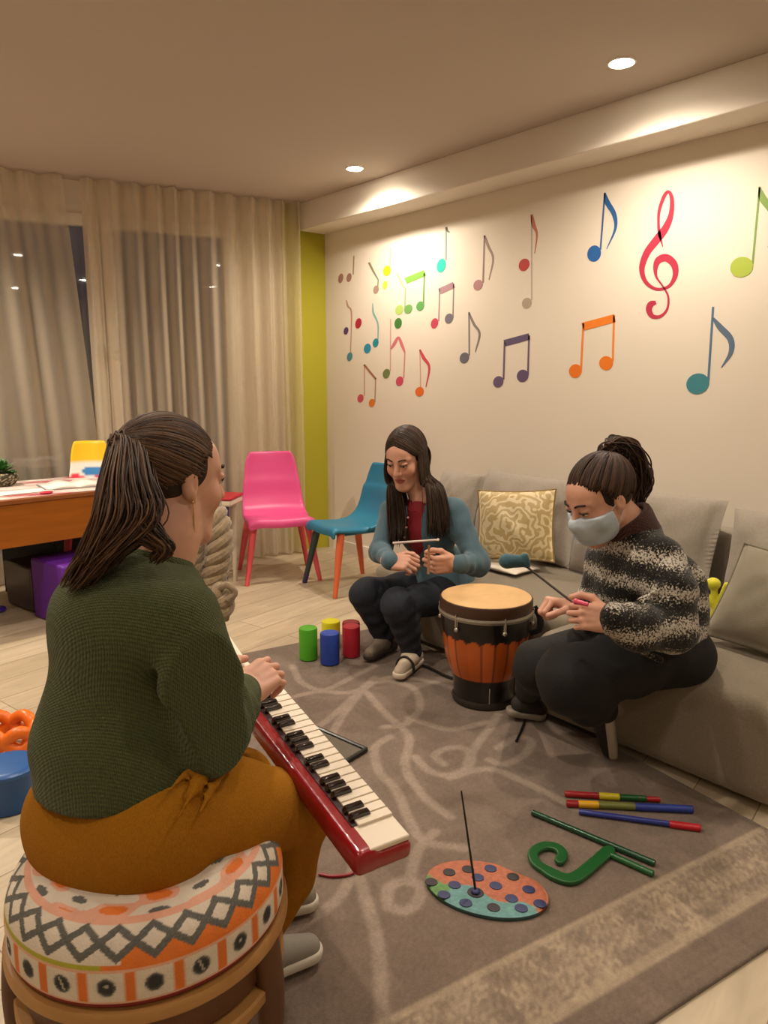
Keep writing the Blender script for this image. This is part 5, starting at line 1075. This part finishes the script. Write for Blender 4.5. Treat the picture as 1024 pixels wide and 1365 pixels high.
        side1 = hc+A@(np.array([-sg*(.080+.007*k_), yy, -.035])*s); side2 = hc+A@(np.array([-sg*(.078+.010*k_), yy-.01, -.07])*s)+np.array([0, 0, -.035])
        if t > .75: side1 = hc+A@(np.array([-sg*.06*(1-t)*4, -.125, -.03])*s); side2 = side1+np.array([0, 0, -.06])
        if sg < 0: e = [at(516+14*k_+12*t, 655, 3.43+.12*t), at(517+20*k_+12*t, 695, 3.43+.12*t), at(519+18*k_+8*t, 722+hm.r.uniform(-14, 4), 3.41+.10*t)]
        else: e = [at(567+12*k_+14*t, 650, 3.37), at(568+16*k_+19*t, 682, 3.355), at(567+22*k_+14*t, 714+hm.r.uniform(-22, 4), 3.35)]
        if t > .75: e = [at(560+14*k_, 668, 3.60), at(565+14*k_, 700, 3.67)]
        hm.strand(pts+[side1, side2]+[x+rr for x in e], .0027, .0022, 4, 4)
    hm.build('hair', root)
    return P, lh, rhd
PT, LHT, RHT = woman_blue()
def drumstick():
    a = at(524, 724, 3.16); b = at(584, 719.5, 3.10); mb = MB(); mb.tube([a, a+(b-a)*.93, b], [.0055, .0042, .004], 12); c = (a+b)/2; root = thing('drumstick', 'thin pale stick held level by the woman in the blue cardigan', 'stick', c); mb.build('shaft', mat('pale_stick', '#cfc0b8', .4), root); mb = MB(); mb.ball(b, (.006, .006, .006)); mb.build('tip', mat('pale_stick2', '#ddd2cc', .4), root)
    a = at(571, 765, 3.16); b = at(572, 727, 3.14); mb = MB(); mb.tube([a, b], [.006, .005], 10); tag(mb.build('drumstick', mat('tan_stick', '#a77a58', .5), loc=a), 'short tan stick upright in the left fist of the woman in the blue cardigan', 'stick')
drumstick()
# ================================================================== masked woman
def woman_mask():
    root = thing('person', 'person in a face mask and speckled black-and-white knit sweater seated on the sofa edge', 'person', at(885, 890, 2.45)*np.array([1, 1, 0])+np.array([0, 0, .36]))
    hc = at(800, 664, 2.36); A = frame(nrm(head_dir(245, -28)), [0, 0, 1]); s = 1.08
    nb = at(848, 715, 2.42)
    hV, hQ, hcol = head_mesh(hc, A, s, [(at(832, 695, 2.40), .056), (nb, .066)])
    P = {k: at(*v) for k, v in dict(ch=(845, 770, 2.46), wa=(868, 840, 2.50), shl=(872, 748, 2.33), shr=(812, 745, 2.54), ell=(893, 836, 2.24), wrl=(815, 826, 2.13), elr=(790, 810, 2.52), wrr=(763, 806, 2.36), hl=(890, 868, 2.44), hr=(860, 850, 2.60), kl=(762, 906, 2.30), kr=(722, 888, 2.52), anl=(806, 945, 2.44), anr=tuple([703, 925, 2.86])).items()}
    dl = nrm(-RT*1+FW*.05+np.array([0, 0, .10])); lh = hand(P['wrl']+dl*.0, dl, nrm(-FW*.85+np.array([0, 0, .35])), 1.04, curl=(78, 82, 86, 88), thumb=(22, 10), side=1, h=.0024, thumb_close=.35)
    dr = nrm(-RT*.85+np.array([0, 0, .2])-FW*.15); rhd = hand(P['wrr'], dr, nrm(FW*.15+np.array([0, 0, 1.0])-RT*.1), 1.0, curl=(80, 84, 88, 90), thumb=(25, 8), side=-1, h=.0024, thumb_close=.6)
    core = limb_mesh([[(nb, .05), (P['ch'], .11), (P['wa'], .12), ((P['hl']+P['hr'])/2, .10)], [(P['hr'], .08), (P['kr'], .05), (P['anr'], .032)], [(P['hl'], .08), (P['kl'], .05), (P['anl'], .032)], [(P['shr'], .03), (P['elr'], .024), (P['wrr'], .022)], [(P['shl'], .03), (P['ell'], .024), (P['wrl'], .022)]])
    body([(hV, hQ), lh[:2], rhd[:2], core], root, [hcol, None, None, None]); eyes(hc, A, s, root)
    B = frame(head_dir(262), [0, 0, 1])
    F_ = field_for([P['ch'], P['wa'], P['ell'], P['wrl'], P['wrr'], P['shl']], .24, .006)
    F_.ell(P['ch'], (.155, .135, .15), B, 0).ell(P['wa'], (.175, .17, .12), B, .06).cap(P['shl'], P['shr'], .070, .070, .05).ell(at(897, 800, 2.50), (.12, .11, .16), B, .07).cap(at(852, 715, 2.42), P['shl'], .065, .060, .05).cap(nb+(hc-nb)*.0, nb+(hc-nb)*.12, .085, .08, .04)
    F_.chain([P['shl'], at(893, 790, 2.26), P['ell'], at(850, 838, 2.17), P['wrl']-dl*.005], [.072, .073, .070, .060, .046], .045).chain([P['shr'], P['elr'], P['wrr']-dr*.03], [.066, .056, .042], .03)
    for a, b, r in (((905, 862, 2.30), (938, 846, 2.40), .012), ((850, 800, 2.20), (880, 785, 2.2), .010), ((838, 862, 2.22), (880, 880, 2.28), .012)): F_.cap(at(*a), at(*b), r, r, .03)
    F_.disp(wrinkle(.005, 24, 7)); fold(F_, P['ell'], P['wrl'], 3.5, .006, .09, 2); fold(F_, P['shl'], P['ell'], 2.6, .0055, .11, 4, .5)
    F_.cut(at(860, 868, 2.5), nrm(np.array([0, 0, -1.])-RT*.22), .012)
    V, Q = F_.mesh(2); sw = mesh('sweater', V, Q, m_tweed, root)
    ax = nrm(hc-nb); F_ = field_for([nb], .15, .004)
    a = at(846, 716, 2.42); b = at(838, 694, 2.40); F_.cap(a, b, .088, .082, .01); V, Q = None, None
    F_.cap(at(834, 690, 2.40), at(815, 655, 2.37), .062, .060, .008, True); F_.cut(at(834, 688, 2.40), nrm(np.array([0, 0, 1])-RT*.75), .008); V, Q = F_.mesh(1); mesh('turtleneck', V, Q, m_collar, sw)
    F_ = field_for([P['wa']], .24, .006); F_.ell(P['wa']+np.array([0, 0, -.035])+B[:, 1]*.01, (.17, .168, .10), B, 0); F_.cut(at(860, 874, 2.5), nrm(np.array([0, 0, -1.])-RT*.22), .008); F_.cut(at(860, 862, 2.5), nrm(np.array([0, 0, 1.])+RT*.22), .004); V, Q = F_.mesh(1); mesh('hem', V, Q, mat('grey_hem', '#4a453c', .95), sw)
    m_bk = mat('black_leggings', '#10110f', .85, bump=.25, bscale=120)
    F_ = field_for([P['hl'], P['hr'], P['kl'], P['kr'], P['anl'], P['anr']], .22, .006)
    F_.ell((P['hl']+P['hr'])/2+RT*.03, (.17, .15, .10), B, 0).chain([P['hl'], P['kl']], [.112, .104], .04).chain([P['hr'], P['kr']], [.105, .092], .03).cap(at(920, 880, 2.42), P['hl'], .070, .105, .05)
    F_.chain([P['kl'], at(785, 932, 2.36), P['anl']], [.100, .078, .046], .03).chain([P['kr'], P['anr']], [.085, .045], .03)
    F_.disp(wrinkle(.003, 26, 9)); fold(F_, P['hl'], P['kl'], 3.4, .004, .15, 5, .6); fold(F_, P['kl'], P['anl'], 4, .004, .1, 3)
    V, Q = F_.mesh(2); mesh('leggings', V, Q, m_bk, root)
    m_ds = mat('dark_shoe', '#2a2620', .75, bump=.3, bscale=180); m_ws = mat('white_sole', '#b8b0a2', .6)
    ta = at(815, 948, 2.46); tt = onz(822, 1008, .012); up = nrm(-RT*.9+FW*.15+np.array([0, 0, .25])); shoe(root, ta, tt, 0, m_ds, m_ws, s=.92, up=up)
    a2 = np.array([P['anr'][0], P['anr'][1], .026]); shoe(root, a2, onz(692, 952, .03), 0, m_ds, mat('grey_sole', '#8b8375', .6), s=.9)
    # mask
    F_ = SDF(hc-.16, hc+.16, .003); head_prims(F_, hc, A, s, infl=.0075, ears=False); F_.d += 0
    Pm = lambda x, y, z: hc+A@(np.array([x, y, z])*s)
    F_.ell(Pm(0, .085, -.055), np.array([.040, .034, .045])*s, A, .03)
    F_.cut(Pm(0, .09, -.008), A@np.array([0, -.12, 1.]), .004); F_.cut(Pm(0, .03, -.110), A@np.array([0, .1, -1.]), .004); F_.cut(Pm(0, .022, 0), A@np.array([0, -1, 0.]), .004)
    V, Q = F_.mesh(2); mk = mesh('face_mask', V, Q, mat('mask_fabric', '#b9c8d4', .7, bump=.15, bscale=60), root)
    for q in (-1, 1):
        for z0, z1 in ((-.022, .012), (-.085, -.022)):
            mb = MB(); mb.tube(crom([Pm(q*.060, .030, z0), Pm(q*.074, .012, (z0+z1)/2), Pm(q*.083, -.006, z1)], 5), .0016, 6); mb.build('ear_loop', mat('loop', '#c9d2d8', .6), mk)
    for zz in (-.040, -.058, -.076):
        mb = MB(); mb.tube(crom([Pm(-.045, .085, zz), Pm(0, .128, zz-.002), Pm(.045, .085, zz)], 6), .0012, 6); mb.build('pleat', mat('mask_pleat', '#93a7b8', .7), mk)
    # hair
    hm = Hair('#1d130e', '#5a4030', 9); tieL = [.0, -.70, .78]
    scalp_cap(root, hc, A, s, (.080, .104, .097), [((0, .062, -.02), (0, .94, -.34)), ((0, .02, -.05), (0, .1, -1)), ((0, .058, .035), (0, .9, -.2))], col='#1d130e')
    for k in range(800):
        u = hm.r.random()
        if u < .5: t = hm.r.uniform(-1, 1); v0 = np.array([math.sin(t*1.45)*.95, math.cos(t*1.45)*.84+.04, .58-.6*abs(t)**1.6])
        elif u < .82: sgn = hm.r.choice([-1, 1]); t = hm.r.random(); v0 = np.array([sgn*.95, .40-1.0*t, -.05-.42*t])
        else: t = hm.r.uniform(-1, 1); v0 = np.array([.6*t, -.78, -.66])
        hm.strand(scalp_strand(hc, A, s, v0+hm.r.normal(0, .04, 3), np.array(tieL)+hm.r.normal(0, .05, 3), 1.03+hm.r.random()*.04, n=6), .0024, .0020, 3)
    tp = Pm(0, -.095, .118)
    for k in range(190):
        ph = hm.r.uniform(0, 6.3); off = hm.r.normal(0, 1, 3); off = off/np.linalg.norm(off); R0 = hm.r.random()**.6
        g = [tp, at(822, 594, 2.38), at(840, 604, 2.42), at(850, 625, 2.44), at(854, 645, 2.45), at(850, 664+hm.r.uniform(-8, 8), 2.45)]; rad = [.012, .026, .036, .040, .034, .024]; pts = []
        for i, p in enumerate(g):
            pts.append(p+off*rad[i]*R0+(RT*math.sin(ph+i*2.1)+VU*math.cos(ph+i*2.1))*.013)
        hm.strand(pts, .0030, .0024, 6, 5)
    for k in range(60):
        a0 = hm.r.uniform(0, 6.3); r0 = .030+.012*hm.r.random(); c0 = at(818+hm.r.normal(0, 4), 604+hm.r.normal(0, 3), 2.38); U1 = nrm(RT+VU*.2); pts = [c0+(RT*math.cos(a0+t)*1.25+VU*math.sin(a0+t)*.85)*r0*(.7+.3*math.sin(t+k))+VF*hm.r.normal(0, .010) for t in np.linspace(0, 3.2, 6)]; hm.strand(pts, .0034, .003, 4, 5)
    hm.build('hair', root)
    return P, lh, rhd
PM, LHM, RHM = woman_mask()
def mallet():
    a = at(757, 798, 2.335); b = at(703, 756, 2.50); root = thing('felt_mallet', 'beater with a teal felt head held by the masked woman above the drum', 'mallet', (a+b)/2); mb = MB(); mb.tube([a+(a-b)*.12, b], .0042, 10); mb.build('shaft', mat('dark_shaft', '#241a14', .4), root)
    F_ = field_for([b], .12, .003); c = at(697, 748, 2.51); e = at(676, 748, 2.50); F_.cap(c, e, .021, .024, 0).ell(e, (.028, .026, .022), None, .01).cap(at(700, 742, 2.5), at(704, 755, 2.5), .012, .008, .01); V, Q = F_.mesh(1); mesh('head', V, Q, mat('teal_felt', '#2c5560', .9, bump=.5, bscale=200, sheen=.3), root)
    a = at(784, 806, 2.09); b = at(768, 802, 2.11); mb = MB(); mb.tube([a, b], [.006, .008], 12); mb.ball(b, .009); tag(mb.build('pink_baton', mat('pink_toy', '#d9506e', .45), loc=a), 'small pink bead-ended baton in the left hand of the masked woman', 'baton')
mallet()
# ------------------------------------------------------------------ camera, world, colour
sc = bpy.context.scene
cd = bpy.data.cameras.new('camera'); cam = bpy.data.objects.new('camera', cd); COL.objects.link(cam); sc.camera = cam
cam.location = Vector(CAM); cam.rotation_euler = Matrix(((RT[0], VU[0], -VF[0]), (RT[1], VU[1], -VF[1]), (RT[2], VU[2], -VF[2]))).to_euler()
cd.sensor_fit = 'VERTICAL'; cd.sensor_height = 24; cd.lens = 24*FOC/1365; cd.clip_start = .05; cd.clip_end = 60
w = bpy.data.worlds.new('world'); sc.world = w; w.use_nodes = True; w.node_tree.nodes['Background'].inputs[0].default_value = lin('#8aa0c8'); w.node_tree.nodes['Background'].inputs[1].default_value = .25
sc.view_settings.view_transform = 'Standard'; sc.view_settings.look = 'None'; sc.view_settings.gamma = 1; sc.view_settings.use_curve_mapping = False; sc.view_settings.exposure = 1.3
